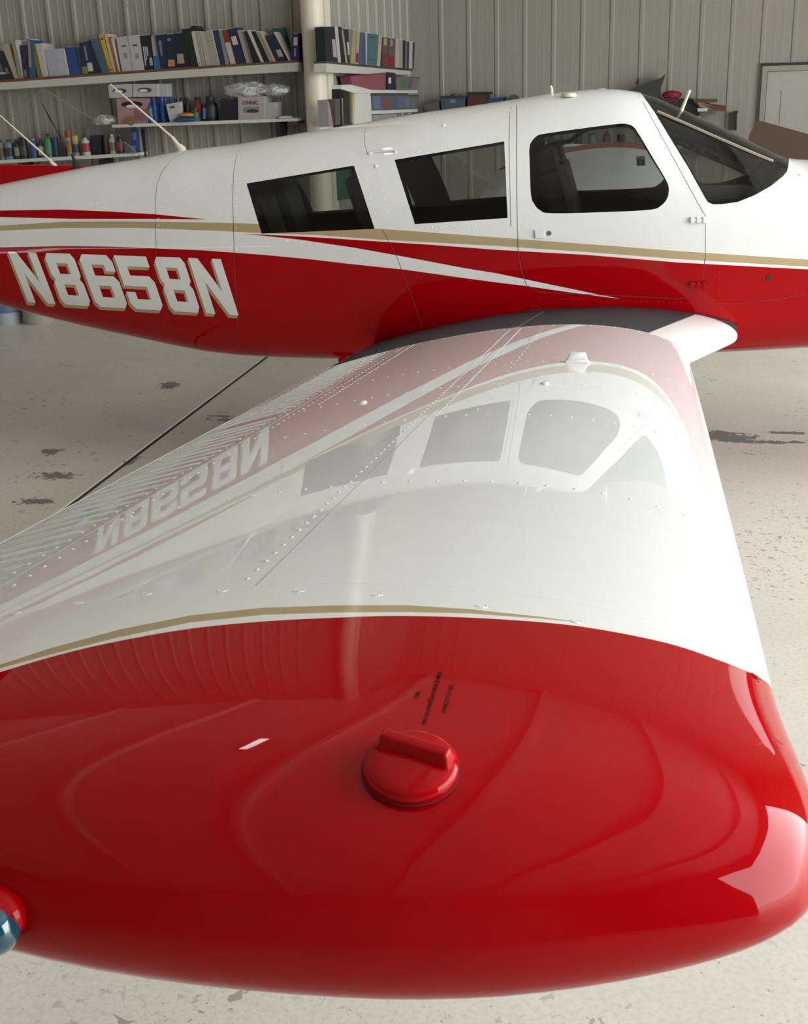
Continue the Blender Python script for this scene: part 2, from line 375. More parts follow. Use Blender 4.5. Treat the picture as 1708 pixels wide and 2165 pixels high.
def rivrow(skin, segs, name, mat, parent, r, h, gap):
    pts = []; nn = []
    for L in segs:
        d = np.array(skin.path(L, 3)); Q = skin.pts(d); acc = 0
        for i in range(1, len(Q)):
            acc += np.linalg.norm(Q[i] - Q[i - 1])
            if acc >= gap: acc = 0; pts.append(Q[i]); nn.append(skin.normal(*d[i])[0])
    return domes(name, pts, nn, r, h, mat, parent)
rivrow(FS, [[(70, 441), (150, 436), (250, 424), (340, 410)], [(340, 410), (425, 398), (490, 392)], [(520, 385), (640, 362), (752, 344)], [(500, 372), (640, 348), (750, 330)],
            [(800, 345), (812, 420), (826, 480)], [(765, 350), (782, 415), (800, 478)], [(842, 330), (950, 308), (1066, 290)], [(884, 482), (980, 477), (1070, 470)], [(336, 390), (334, 450), (337, 520)], [(500, 365), (498, 430), (501, 530)],
            [(920, 240), (926, 275), (915, 300)], [(500, 508), (560, 505), (640, 512)]], 'rivets', WHITE, fuse, .0038, .0022, .034)
rivrow(FS, [[(1092, 630), (1092, 650)], [(1104, 630), (1104, 650)], [(1124, 628), (1124, 648)], [(1140, 630), (1140, 650)], [(1150, 632), (1300, 637), (1450, 641)], [(1400, 575), (1445, 580)], [(1520, 565), (1518, 640)], [(1550, 575), (1548, 635)], [(1600, 632), (1700, 620)]], 'rivets', RED, fuse, .0038, .0022, .024)
# registration letters: white with a gold block shadow
GL = {'N': ([(0, 0), (.28, 0), (.72, .58), (.72, 0), (1, 0), (1, 1), (.72, 1), (.28, .42), (.28, 1), (0, 1)], []),
 '8': ([(.1, 0), (.9, 0), (1, .1), (1, .42), (.92, .5), (1, .58), (1, .9), (.9, 1), (.1, 1), (0, .9), (0, .58), (.08, .5), (0, .42), (0, .1)], [[(.31, .19), (.69, .19), (.69, .40), (.31, .40)], [(.31, .6), (.69, .6), (.69, .81), (.31, .81)]]),
 '6': ([(.12, 0), (.88, 0), (1, .12), (1, .31), (.7, .31), (.7, .19), (.31, .19), (.31, .40), (.88, .40), (1, .5), (1, .9), (.9, 1), (.12, 1), (0, .9), (0, .1)], [[(.31, .59), (.69, .59), (.69, .81), (.31, .81)]]),
 '5': ([(0, 0), (1, 0), (1, .2), (.3, .2), (.3, .37), (.88, .37), (1, .48), (1, .9), (.88, 1), (.12, 1), (0, .9), (0, .68), (.28, .68), (.28, .81), (.7, .81), (.7, .57), (0, .57)], [])}
def lmap(u, v):
    t = np.array([55 + 1370 * u, 402 + 48 * u]); b = np.array([183 + 1357 * u, 727 + 85 * u]); q = t + (b - t) * v; return (q[0] / 3.05, 400 + q[1] / 3.05)
for ch, u0, u1 in (('N', 0, .131), ('8', .166, .303), ('6', .327, .478), ('5', .496, .648), ('8', .682, .822), ('N', .847, 1.0)):
    o, hs = GL[ch]; oo = [lmap(u0 + (u1 - u0) * x, y) for x, y in o]; hh = [[lmap(u0 + (u1 - u0) * x, y) for x, y in h] for h in hs]
    L = FS.decal('registration_letter', oo, WHITE, fuse, .0034, hh, grid=9); L['label'] = 'slanted white %s %s' % ('letter' if ch == 'N' else 'numeral', ch)
    for k, (dx, dy) in enumerate(((-3.2, 6.5), (-2.1, 4.3), (-1.0, 2.1))):
        sh = lambda Z: [(x + dx, y + dy) for x, y in Z]
        g = FS.decal('letter_shadow', sh(oo), GOLD, fuse, .0014 + .0003 * k, [sh(h) for h in hh], grid=9)
        g['label'] = 'gold block shadow'
# ------------------------------------------------------------------ wing
WLE = np.array([0.219, 5.291, 2 - 1.181]); CH = 1.6
SO = np.array([0, -.9953, .0967]); _in = math.radians(2.05); CA = np.array([-math.cos(_in), 0, -math.sin(_in)])
WN = np.cross(CA, SO); WN /= np.linalg.norm(WN)
if WN[2] < 0: WN = -WN
S0, SIN = 3.90, -1.0
_so = dict(c=[0, .004, .015, .036, .057, .088, .127, .178, .241, .309, .43, .5, .65, .8, .92, .98, 1.0], s=[4.10, 4.18, 4.24, 4.284, 4.306, 4.334, 4.360, 4.392, 4.419, 4.432, 4.435, 4.420, 4.37, 4.31, 4.22, 4.12, 4.0])
def _yt(c): return 5 * .15 * (.2969 * np.sqrt(c) - .1260 * c - .3516 * c * c + .2843 * c ** 3 - .1036 * c ** 4)
def _camb(c, m=.028, p=.45): return np.where(c < p, m / p ** 2 * (2 * p * c - c * c), m / (1 - p) ** 2 * ((1 - 2 * p) + 2 * p * c - c * c))
VT = S0 + .75
def _wing(u, v, side):
    u = np.asarray(u, float); v = np.asarray(v, float); c = u * u
    ph = np.clip((v - S0) / (VT - S0), 0, 1); so = sum(np.interp(np.clip(u + d_, 0, 1) ** 2, _so['c'], _so['s']) for d_ in (-.045, -.03, -.015, 0, .015, .03, .045)) / 7
    g = np.sin(ph * math.pi / 2); s = np.where(v < S0, v, S0 + (so - S0) * g)
    k = np.where(v < S0, 1, np.clip(1 - g ** 8, 0, 1) ** .55)
    e = g * (v >= S0)
    bl = np.clip((s - 3.78) / .45, 0, 1); gl0 = .024 * bl * bl * (3 - 2 * bl) * (1 - c)
    z = (_camb(c) * (1 - .55 * e ** 4) + side * k * _yt(c)) * CH - .02 * e ** 4
    gl = gl0 + .018 * np.clip(s / 3.8, 0, 1.2) ** 2 * -1 * (1 - c) + np.clip(-s / .82, 0, 1) ** 1.0 * .27 * np.clip(1 - c / .5, 0, 1) ** .6
    return WLE + s[..., None] * SO + (c * CH - gl)[..., None] * CA + z[..., None] * WN
WU = Skin(lambda a, b: _wing(a, b, 1), 0, 1, 120, SIN, VT, 420, 1)
if WU.normal(.6, 1.)[0][2] < 0: WU.sign = -1
WL = Skin(lambda a, b: _wing(a, b, -1), 0, 1, 20, SIN, VT, 40, 1)
if WL.normal(.6, 1.)[0][2] > 0: WL.sign = -1
wred = [(-900, 1900), (-400, 1560), (-150, 1468), (0, 1421), (126, 1384), (252, 1355), (403, 1329), (554, 1314), (705, 1306), (860, 1302), (1054, 1309), (1231, 1325), (1408, 1359), (1526, 1398), (1585, 1422), (1621, 1443), (1636, 1462)]
wr = WU.path(catmull(wred, 5), 8)
print('wing red', [tuple(np.round(q, 3)) for q in wr[::12]], 'last', wr[-1])
vR = wr[-1][1]
WP1 = [np.array([1.0, max(4.05, wr[0][1])])] + wr + [np.array([0.0, vR + .01]), np.array([0.0, VT]), np.array([1.0, VT])]
gt = [(-200, 1470), (0, 1405.5), (101, 1372), (252, 1331), (403, 1301), (554, 1285), (705, 1280), (860, 1279.5), (995, 1288), (1143, 1304), (1237, 1317)]
gb = [(1143, 1308), (995, 1297), (860, 1294), (705, 1295), (554, 1300), (403, 1316), (252, 1347), (126, 1379), (0, 1413), (-200, 1480)]
WP2 = WU.path(gt, 8) + WU.path(gb, 8)
UG = math.sqrt(.105)
walk = [np.array([1.0, 0.0])] + [np.array([1.0 - (1 - UG) * i / 40, 0.0]) for i in range(1, 41)] + [np.array([UG, -.1 * i]) for i in range(1, 11)] + [np.array([1.0, -1.0])]
hinge = WU.path([(790, 765), (700, 811), (549, 906), (350, 1034), (175, 1141), (0, 1240)], 20)
hc = float(np.median([q[0] for q in hinge])); print('hinge u', [tuple(np.round(q, 3)) for q in hinge[::6]], hc)
def sv(px, py):
    h = WU.hit(px, py); return None if h is None else h[1]
print('rows', {k: sv(*k) for k in [(875, 1018), (905, 883), (1100, 810), (1100, 765), (549, 906), (556, 1237), (630, 1250)]})
sp = WU.path([(1087, 698), (900, 882), (700, 1088), (556, 1237)], 20); print('spar u', [tuple(np.round(q, 3)) for q in sp[::6]])
VJ = 1.72     # joint between flap and aileron
VA = 3.72     # outboard end of the aileron
ctrl = [np.array([hc, SIN]), np.array([hc, VA]), np.array([1.0, VA])]
def wclass(c):
    col = 1 if inside(c, WP1) else 2 if inside(c, WP2) else 3 if (c[1] < 0 and inside(c, walk)) else 0
    part = 'wing'
    if c[0] > hc and c[1] < VA and c[1] > 0: part = 'flap' if c[1] < VJ else 'aileron'
    return (part, col)
line_h = [[np.array([hc, v]) for v in np.linspace(0, VA, 80)], [np.array([u, VA]) for u in np.linspace(hc, 1, 8)], [np.array([u, VJ]) for u in np.linspace(hc, 1, 8)]]
WPp, WNn, WG = WU.cut([WP1, WP2, walk], line_h, 46, 170, wclass)
WM = [WHITE, RED, GOLD, BLACK]
def wpart(name, part, parent, off=0):
    f = []; mi = []
    for col in (0, 1, 2, 3):
        g = WG.get((part, col), []); f += g; mi += [col] * len(g)
    return compact(name, WPp, WNn, f, None, parent, mats=WM, midx=mi, off=off)
wing = wpart('wing', 'wing', plane); wing['label'] = 'white wing with glossy red tip and black walkway by the fuselage'
flap = wpart('flap', 'flap', plane, -.0015); aileron = wpart('aileron', 'aileron', plane, -.0015)
WL.grid('wing_underside', None, wing, 40, 120, mats=[WHITE, RED], pick=lambda a, b: 1 if b > vR else 0)
# the other wing, mirrored about the fuselage
for sk, nm, par_ in ((WU, 'wing', plane), (WL, 'wing_underside', None)):
    if par_ is None: par_ = farwing
    o = sk.grid(nm, None, par_, 40, 90, mats=[WHITE, RED], pick=lambda a, b: 1 if b > vR else 0, mirror=YC)
    if nm == 'wing': farwing = o; o['label'] = 'far wing behind the fuselage'
# spanwise seams and rivet rows
wire(WU, [np.array([hc, v]) for v in np.linspace(0, VA, 90)], .0018, 'hinge_gap', FINESEAM, wing, off=-.0008, domain=True)
usp = float(np.median([q[0] for q in sp])); vsp = sv(556, 1237) or 3.72
wire(WU, [np.array([usp, v]) for v in np.linspace(-.85, vsp, 120)], .0013, 'spar_seam', FINESEAM, wing, off=-.0007, domain=True)
wire(WU, [np.array([u, vsp + .005]) for u in np.linspace(.12, .99, 60)], .0006, 'tip_joint', WHITE, wing, off=-.0003, domain=True)
def drow(lines, gap):
    pts = []; nn = []
    for (u0, v0), (u1, v1) in lines:
        d = np.array([[u0 + (u1 - u0) * t, v0 + (v1 - v0) * t] for t in np.linspace(0, 1, 400)]); Q = WU.pts(d); acc = 0
        for i in range(1, 400):
            acc += np.linalg.norm(Q[i] - Q[i - 1])
            if acc >= gap: acc = 0; pts.append(Q[i]); nn.append(WU.normal(*d[i])[0])
    return pts, nn
def rivets(lines, gap, r=.0044, h=.0019):
    p, n = drow(lines, gap); domes('rivets', p, n, r, h, WHITE, wing, n=8)
R4 = sv(875, 1018) or 3.05; R3 = sv(905, 883) or 2.3; R2 = sv(1100, 810) or 1.6; R1 = sv(1100, 765) or 1.0
ROWS = [R4, R3, R2, R1, .045]
for v in ROWS: rivets([((.19, v), (hc, v + .0))], .052)
rivets([((usp + .012, .05), (usp + .012, vsp))], .046)
rivets([((usp - .010, .05), (usp - .010, R3))], .030)
rivets([((hc - .012, .0), (hc - .012, VA)), ((hc + .010, .0), (hc + .010, VA))], .050)
rivets([((hc - .028, .0), (hc - .028, VJ))], .035)
rivets([((.62, .05), (.62, R3))], .09, .0035)
# chordwise stiffening beads on flap and aileron
for i in range(44):
    v = .06 + i * .0835
    if v > VA - .04 or abs(v - VJ) < .02: continue
    us = np.linspace(hc + .012, .993, 10)
    MB().tube(WU.pts([np.array([u, v]) for u in us], -.0015), [.0008] + [.0024] * 8 + [.0006], 6).build('stiffening_bead', WHITE, flap if v < VJ else aileron, smooth=True)
# screws with countersunk washers along the tip joint
for (px, py) in [(35, 1296), (165, 1275), (310, 1256), (470, 1249), (632, 1249), (797, 1257), (1018, 1282), (1219, 1314)]:
    h = WU.hit(px, py)
    if h is None: continue
    p = WU.pts([h])[0]; n = WU.normal(*h)[0]; a = np.cross(n, [1., 0, 0]); a /= np.linalg.norm(a); b = np.cross(n, a); R = np.array([b, a, n]).T
    if np.linalg.det(R) < 0: R[:, 1] *= -1
    MB().lathe(p, [(.0080, -.0005), (.0082, .0003), (.0070, .0006), (.0062, .0001), (.0050, .0001), (.0046, .0006), (.0030, .0007), (.0008, .0005)], 20, R).build('tip_screw', WHITE, wing, smooth=True)
h = WU.hit(1598, 1432)
if h is not None:
    p = WU.pts([h])[0]; n = WU.normal(*h)[0]; a = np.cross(n, [0, 1., 0]); a /= np.linalg.norm(a); b = np.cross(n, a); R = np.array([b, a, n]).T
    if np.linalg.det(R) < 0: R[:, 1] *= -1
    MB().lathe(p, [(.0078, -.0005), (.0085, .0006), (.0075, .0012), (.0050, .0003), (.0046, .0014), (.0008, .0012)], 20, R).build('tip_screw', RED, wing, smooth=True)
def frame_at(px, py, ax=(1., 0, 0)):
    h = WU.hit(px, py); p = WU.pts([h])[0]; n = WU.normal(*h)[0]; a = np.array(ax) - np.dot(ax, n) * n; a /= np.linalg.norm(a); b = np.cross(n, a); return p, np.array([a, b, n]).T
# fuel cap on the red tip
p, R = frame_at(868, 1627)
ang = math.radians(-14); R = R @ np.array([[math.cos(ang), -math.sin(ang), 0], [math.sin(ang), math.cos(ang), 0], [0, 0, 1]])
rc = .0475
capm = MB().lathe(p, [(rc * 1.0, -.004), (rc * 1.02, .003), (rc * 1.0, .0085), (rc * .93, .0125), (rc * .80, .0150), (rc * .5, .0170), (rc * .2, .0178), (.001, .018)], 56, R)
cap = capm.build('fuel_cap', RED, wing, smooth=True); cap['label'] = 'round red fuel cap with a raised finger grip'
bm = bmesh.new(); bmesh.ops.create_cube(bm, size=1)
for v in bm.verts:
    x, y, z = v.co; top = z > 0
    q = p + R @ np.array([x * (.072 if top else .084), y * (.013 if top else .026) + .010, .011 + (.019 if top else 0)]); v.co = q
bmesh.ops.bevel(bm, geom=list(bm.edges), offset=.0048, segments=4, affect='EDGES', profile=.6)
me = bpy.data.meshes.new('grip'); bm.to_mesh(me); bm.free(); me.materials.append(RED); me.polygons.foreach_set('use_smooth', [True] * len(me.polygons))
o = bpy.data.objects.new('cap_grip', me); COL.objects.link(o); par(o, wing)
MB().tube([p + R @ (np.array([rc * 1.035 * math.cos(t), rc * 1.035 * math.sin(t), .0])) for t in np.linspace(0, 2 * math.pi, 49)], .0007, 6).build('cap_gasket', RUBBER, wing, smooth=True)
# placard text, black print on the red tip
def text_pts(body):
    cu = bpy.data.curves.new('t', 'FONT'); cu.body = body; cu.size = 1; cu.offset = .012; o = bpy.data.objects.new('t', cu); COL.objects.link(o)
    dg = bpy.context.evaluated_depsgraph_get(); me = o.evaluated_get(dg).to_mesh()
    v = np.array([tuple(q.co)[:2] for q in me.vertices]); f = [tuple(p.vertices) for p in me.polygons]; o.evaluated_get(dg).to_mesh_clear()
    bpy.data.objects.remove(o); bpy.data.curves.remove(cu)
    return v, f
def place_text(skin, name, body, start, end, hvec, mat, parent, off=.0004, label=None):
    v, f = text_pts(body); x0, x1 = v[:, 0].min(), v[:, 0].max(); start = np.array(start, float); end = np.array(end, float); hv = np.array(hvec, float); hmax = .72
    P = []; Nn = []
    for x, y in v:
        q = start + (end - start) * (x - x0) / (x1 - x0) + hv * (y / hmax)
        d = skin.hit(*q); P.append(skin.pts([d], off)[0]); Nn.append(skin.normal(*d)[0])
    f = [t if np.cross(P[t[1]] - P[t[0]], P[t[2]] - P[t[0]]).dot(Nn[t[0]]) >= 0 else t[::-1] for t in f]
    o = mesh_obj(name, P, f, mat, parent); 
    if label: o['label'] = label
    return o
place_text(WU, 'fuel_placard', 'FUEL', (884, 1478), (889, 1461), (-9.5, -1.5), INK, wing, label='black stencil print reading FUEL')
place_text(WU, 'fuel_placard', '100-130 AVIATION GRADE MIN.', (900, 1532), (936, 1420), (-10, -1.5), INK, wing, label='black stencil print reading 100-130 AVIATION GRADE MIN.')
place_text(WU, 'fuel_placard', 'CAPACITY 17 GAL.', (942, 1509), (960, 1447), (-10, -1.5), INK, wing, label='black stencil print reading CAPACITY 17 GAL.')
# small white fairing (vent cap) and button on the upper skin
p, R = frame_at(1220, 766)
mb = MB(); v = []
for (L, Wd, z) in ((.070, .024, 0), (.066, .022, .006), (.056, .013, .010), (.046, .008, .030), (.040, .005, .035)):
    v.append([p + R @ np.array([sx * L * .62, sy * Wd, z]) for sx, sy in ((-1, -.6), (-.85, -1), (.85, -1), (1, -.6), (1, .6), (.85, 1), (-.85, 1), (-1, .6))])
vv = [q for r in v for q in r]; ff = [(i * 8 + j, i * 8 + (j + 1) % 8, (i + 1) * 8 + (j + 1) % 8, (i + 1) * 8 + j) for i in range(4) for j in range(8)] + [tuple(32 + j for j in range(8))]
mb.add(vv, ff).build('filler_cap', WHITE, wing, smooth=True)
for (px, py) in ((767, 852), (1152, 812)):
    p, R = frame_at(px, py); MB().lathe(p, [(.013, -.001), (.013, .003), (.009, .006), (.002, .007)], 14, R).build('inspection_plug', WHITE, wing, smooth=True)
# navigation light at the outer edge of the tip
c_, s_ = .515, 4.425
p = WLE + SO * s_ + CA * c_ * CH + WN * .012
# red streamlined housing with blue-green lens
sph = []
def ellip(c, rx, ry, rz, n=16, m=10):
    v = []; f = []
    for i in range(m + 1):
        for j in range(n):
            a = math.pi * i / m; b = 2 * math.pi * j / n; v.append(np.array(c) + np.array([rx * math.cos(a), ry * math.sin(a) * math.cos(b), rz * math.sin(a) * math.sin(b)]))
    for i in range(m):
        for j in range(n): f.append((i * n + j, i * n + (j + 1) % n, (i + 1) * n + (j + 1) % n, (i + 1) * n + j))
    return v, f
NAVC = EYE + ray(-8, 1958) * ((p - EYE).dot(M[1]) / ray(-8, 1958)[1] if False else p[1] / ray(-8, 1958)[1])
print('nav', NAVC, p)
v, f = ellip(NAVC + np.array([-.02, .010, .006]), .050, .030, .031); MB().add(v, f).build('light_housing', RED, wing, smooth=True)
LENS = mat('blue_green_lens', srgb(6, 70, 92), .05, coat=1.0, coatr=.01)
v, f = ellip(NAVC + np.array([-.004, -.004, 0]), .030, .027, .0285, 24, 14); o = MB().add(v, f).build('navigation_light', LENS, wing, smooth=True); o['label'] = 'blue-green glass navigation light'
# root seal against the fuselage
rs = FS.path([(722, 778), (760, 762), (870, 722), (1000, 682), (1130, 658), (1300, 652), (1480, 667), (1540, 682), (1556, 693), (1545, 705)], 8)
MB().tube(FS.pts(rs, .004), .011, 8).build('wing_root_fairing', RUBBER, fuse, smooth=True)
# ------------------------------------------------------------------ tail, nose, gear, cabin
def slab(name, outline, yc, t, mat, parent, n=1):
    """upright plate with rounded section: outline in (x, z)"""
    mb = MB(); c = np.mean(outline, 0); L = []
    for k, (sc_, yy) in enumerate(((.97, -t), (1, -t * .5), (1, t * .5), (.97, t))):
        L.append([np.array([c[0] + (x - c[0]) * sc_, yc + yy, c[1] + (z - c[1]) * sc_]) for x, z in outline])
    n = len(outline); v = [q for r in L for q in r]; f = [(i * n + j, i * n + (j + 1) % n, (i + 1) * n + (j + 1) % n, (i + 1) * n + j) for i in range(3) for j in range(n)]
    f += [tuple(range(n - 1, -1, -1)), tuple(3 * n + j for j in range(n))]
    return mb.add(v, f).build(name, mat, parent, smooth=True)
q0 = atY(186, 352, YC); q1 = atY(0, 352, YC)
fin = slab('tail_fin', [(-5.5, 1.2), (-4.6, 1.3), (-3.6, 1.40), (q0[0] + .05, q0[2] - .03), (q0[0], q0[2] + 0.0), (q1[0], q1[2] + .005), (-4.3, 1.66), (-4.55, 2.02), (-5.0, 2.62), (-5.5, 2.62), (-5.45, 1.9)], YC, .035, RED, plane)
slab('stabilator', [(-5.6, 1.24), (-4.9, 1.24), (-4.9, 1.29), (-5.6, 1.27)], YC, 1.7, RED, plane)
MB().lathe((2.43, YC, 1.12), [(.17, 0), (.165, .06), (.13, .16), (.07, .25), (.01, .29)], 24, np.array([[0, 0, 1], [0, 1, 0], [-1, 0, 0]]).T @ np.eye(3) if False else np.array([[0, 0, 1.], [0, 1., 0], [-1., 0, 0]])).build('spinner', WHITE, plane, smooth=True)
mb = MB()
for sgn in (1, -1):
    L = []
    for r_, wd_, th, tw in ((.1, .06, .04, 60), (.3, .08, .03, 40), (.6, .085, .018, 25), (.95, .06, .01, 15)):
        t = math.radians(tw); e = np.array([math.sin(t), math.cos(t), 0]); g = np.array([math.cos(t), -math.sin(t), 0]); o_ = np.array([2.50, YC, 1.12 + sgn * r_])
        L.append([o_ + e * wd_, o_ + g * th / 2, o_ - e * wd_, o_ - g * th / 2])
    v = [q for r in L for q in r]; mb.add(v, [(i * 4 + j, i * 4 + (j + 1) % 4, i * 4 + 4 + (j + 1) % 4, i * 4 + 4 + j) for i in range(3) for j in range(4)] + [(0, 1, 2, 3), (12, 13, 14, 15)])
mb.build('propeller', DARKPL, plane)
RX = np.array([[1., 0, 0], [0, 0, 1.], [0, -1., 0]])
def gear(x, y, top, red=True):
    MB().tube([(x, y, top), (x, y, .45), (x + .02, y, .20)], [.045, .04, .03], 10).build('landing_gear', WHITE, plane, smooth=True)
    MB().lathe((x + .02, y - .08, .21), [(.09, 0), (.17, .005), (.205, .03), (.21, .08), (.205, .13), (.17, .155), (.09, .16)], 22, RX.T).build('wheel', RUBBER, plane, smooth=True)
gear(-.35, 4.95, .85); gear(-.35, 2 * YC - 4.95, .85); gear(1.9, YC + .0, .85)
# boarding step under the belly, behind the wing
p = atY(722, 752, 6.6)
MB().tube([p + (0, 0, .05), p + (0, 0, -.10), p + (-.01, -.06, -.21)], [.022, .020, .018], 8).box(p + (-.01, -.07, -.21), (.12, .14, .02)).build('boarding_step', RED, plane)
# things on the skin
def fpt(px, py, off=0):
    d = FS.hit(px, py); return (None, None) if d is None else (FS.pts([d], off)[0], FS.normal(*d)[0])
def whip(name, bx, by, tx, ty, cx, cy):
    b = atY(bx, by, YC); t = atY(tx, ty, YC); c = atY(cx, cy, YC); d = (t - c)
    MB().tube([b + (0, 0, -.02), b + (0, 0, .01), b * .55 + c * .45, c], [.034 if bx > 200 else .02, .024 if bx > 200 else .014, .013, .009], 10).build('antenna_base', CREAM, fuse, smooth=True)
    MB().tube([c, c + d * .5, t], [.0065, .005, .0035], 8).build('whip_antenna', CREAM, fuse, smooth=True)
whip('a', 384, 318, 233, 178, 364, 290); whip('b', 116, 353, 0, 244, 104, 337)
p = atY(166, 357, YC - .02); MB().tube([p + (0, 0, -.01), p + (-.02, 0, .05), p + (-.035, 0, .085)], [.030, .012, .003], 8).build('stub_antenna', DARKPL, fuse, smooth=True)
p = atY(1166, 199, YC - .05); MB().tube([p + (0, 0, -.01), p + (.0, 0, .02), p + (-.006, 0, .042)], [.010, .009, .007], 8).build('stub_antenna', CREAM, fuse, smooth=True)
p, n = fpt(1202, 203)
if p is None: p = atY(1202, 203, YC)
MB().lathe(p - (0, 0, .004), [(.040, 0), (.040, .010), (.034, .018), (.01, .021)], 20).build('satellite_antenna', CREAM, fuse, smooth=True)
p = atY(1273, 190, YC); MB().lathe(p - (0, 0, .012), [(.035, 0), (.034, .012), (.02, .018), (.002, .019)], 16).build('roof_vent', WHITE, fuse, smooth=True)
p, n = fpt(1441, 232)
if p is None: p = atY(1441, 230, YC)
t = atY(1458, 190, p[1]); MB().tube([p - (t - p) * .1, p + (t - p) * .6, t], [.010, .008, .009], 8).build('temperature_probe', CREAM, fuse, smooth=True)
MB().tube(FS.pts(FS.path([(1389, 236), (1450, 262), (1520, 293), (1590, 323), (1634, 341)], 8), .0), .008, 6).build('windshield_strip', mat('dull_strip', srgb(150, 140, 120), .5), fuse, smooth=True)
MB().tube(FS.pts(FS.path([(781, 326), (790, 322), (832, 319), (838, 323)], 4), .004), .006, 8).build('grab_handle', WHITE, fuse, smooth=True)
for (px, py) in ((795, 351), (938, 265), (1692, 370)):
    p, n = fpt(px, py)
    if p is not None: MB().tube([p - n * .002, p + n * .004, p + n * .006], [.011, .010, .004], 10).build('skin_plug', WHITE, fuse, smooth=True)
# door handle: plate, paddle and lock
def patch(name, pts, off, th, mat, parent):
    d = [FS.hit(*q) for q in dens(pts, 4, True)]; a = FS.pts(d, off + th); b = FS.pts(d, off); return MB().prism(list(a), list(b)).build(name, mat, parent)
patch('handle_plate', [(1129, 485), (1150, 484), (1160, 483), (1170, 487), (1173, 494), (1168, 501), (1158, 504), (1130, 504)], 0, .0015, WHITE, fuse)
patch('door_handle', [(1131, 487), (1150, 486), (1150, 502), (1132, 503)], .0015, .006, WHITE, fuse)
p, n = fpt(1161, 493); MB().tube([p, p + n * .006], [.012, .011], 14).build('door_lock', STEEL, fuse, smooth=True)
for (y, mt) in ((465, WHITE), (600, RED)):
    patch('door_hinge', [(1458, y - 4), (1497, y - 1), (1497, y + 4), (1458, y + 2)], 0, .010, mt, fuse)
    for k in range(3): patch('hinge_knuckle', [(1460 + k * 13, y - 6), (1467 + k * 13, y - 5), (1467 + k * 13, y + 7), (1460 + k * 13, y + 6)], 0, .015, mt, fuse)
p, n = fpt(1624, 588); MB().tube([p, p + n * .004], [.014, .012], 10).build('skin_plug', DARKPL, fuse, smooth=True)
p, n = fpt(1503, 748) 
# cabin interior
fl = MB().box((-.75, YC, .80), (2.7, .96, .02)).build('cabin_floor', LINER, fuse)
MB().box((-2.45, YC, 1.15), (.02, .62, .60)).build('rear_bulkhead', LINER, fuse)
MB().box((.60, YC, 1.12), (.03, 1.0, .60)).box((.44, YC, 1.36), (.34, .92, .05)).box((.30, YC, 1.28), (.05, .96, .20)).build('instrument_panel', DARKPL, fuse, bevel=.01)
def seat(x, y, k=1.0):
    mb = MB(); a = math.radians(-16); R = np.array([[math.cos(a), 0, math.sin(a)], [0, 1, 0], [-math.sin(a), 0, math.cos(a)]])
    mb.box((x + .26, y, .98), (.50, .42 * k, .14)).box((x - .02 + (1 - k) * .2, y, 1.27 - (1 - k) * .3), (.12, .42 * k, .56 * k), R)
    if k == 1.0: mb.box((x - .10, y, 1.58), (.09, .25, .14), R)
    mb.box((x + .25, y, .86), (.4, .34 * k, .12))
    mb.build('seat', LEATHER, fuse, bevel=.03, segs=3)
for x in (-.38, -1.36):
    for y in (YC - .27, YC + .27): seat(x, y, 1.0)
for y in (YC - .24, YC + .24): seat(-2.02, y, .80)
for y in (YC - .29, YC + .29):
    MB().tube([(.30, y, 1.33), (.20, y, 1.34)], .014, 8).tube([(.2, y - .14, 1.43), (.2, y - .13, 1.32), (.2, y - .05, 1.30), (.2, y + .05, 1.30), (.2, y + .13, 1.32), (.2, y + .14, 1.43)], .013, 8).build('control_yoke', DARKPL, fuse, smooth=True)

h_ = MB(); q = [atY(x, y, 7.28) for x, y in ((1345, 331), (1363, 330), (1364, 350), (1346, 351))]; h_.prism(q[::-1], [v + np.array([0, .004, 0]) for v in q[::-1]]).build('window_sticker', mat('sticker_white', srgb(220, 215, 220), .5), fuse)
q = [atY(x, y, 7.278) for x, y in ((1351, 341), (1357, 341), (1357, 346), (1351, 346))]; MB().prism(q[::-1], [v + np.array([0, .002, 0]) for v in q[::-1]]).build('sticker_mark', RED, fuse)
MB().tube([atY(1172, 306, 6.75), atY(1205, 298, 6.75), atY(1228, 280, 6.75), atY(1254, 268, 6.75)], .012, 6).build('overhead_strap', RUBBER, fuse, smooth=True)
# ------------------------------------------------------------------ hangar shell
WT = np.array([math.cos(math.radians(3.9)), -math.sin(math.radians(3.9)), 0.]); WNm = np.array([math.sin(math.radians(3.9)), math.cos(math.radians(3.9)), 0.])
def nodes(m): return m.node_tree.nodes, m.node_tree.links
WALLM = mat('painted_wall_sheet', srgb(142, 138, 127), .5, noise=.05, nscale=3)
TRIMM = mat('cream_painted_steel', srgb(206, 200, 180), .45, noise=.04)
GIRT = mat('painted_girt_steel', srgb(178, 176, 164), .5, noise=.06)
CEILM = mat('grey_ceiling_insulation', srgb(214, 214, 212), .8)
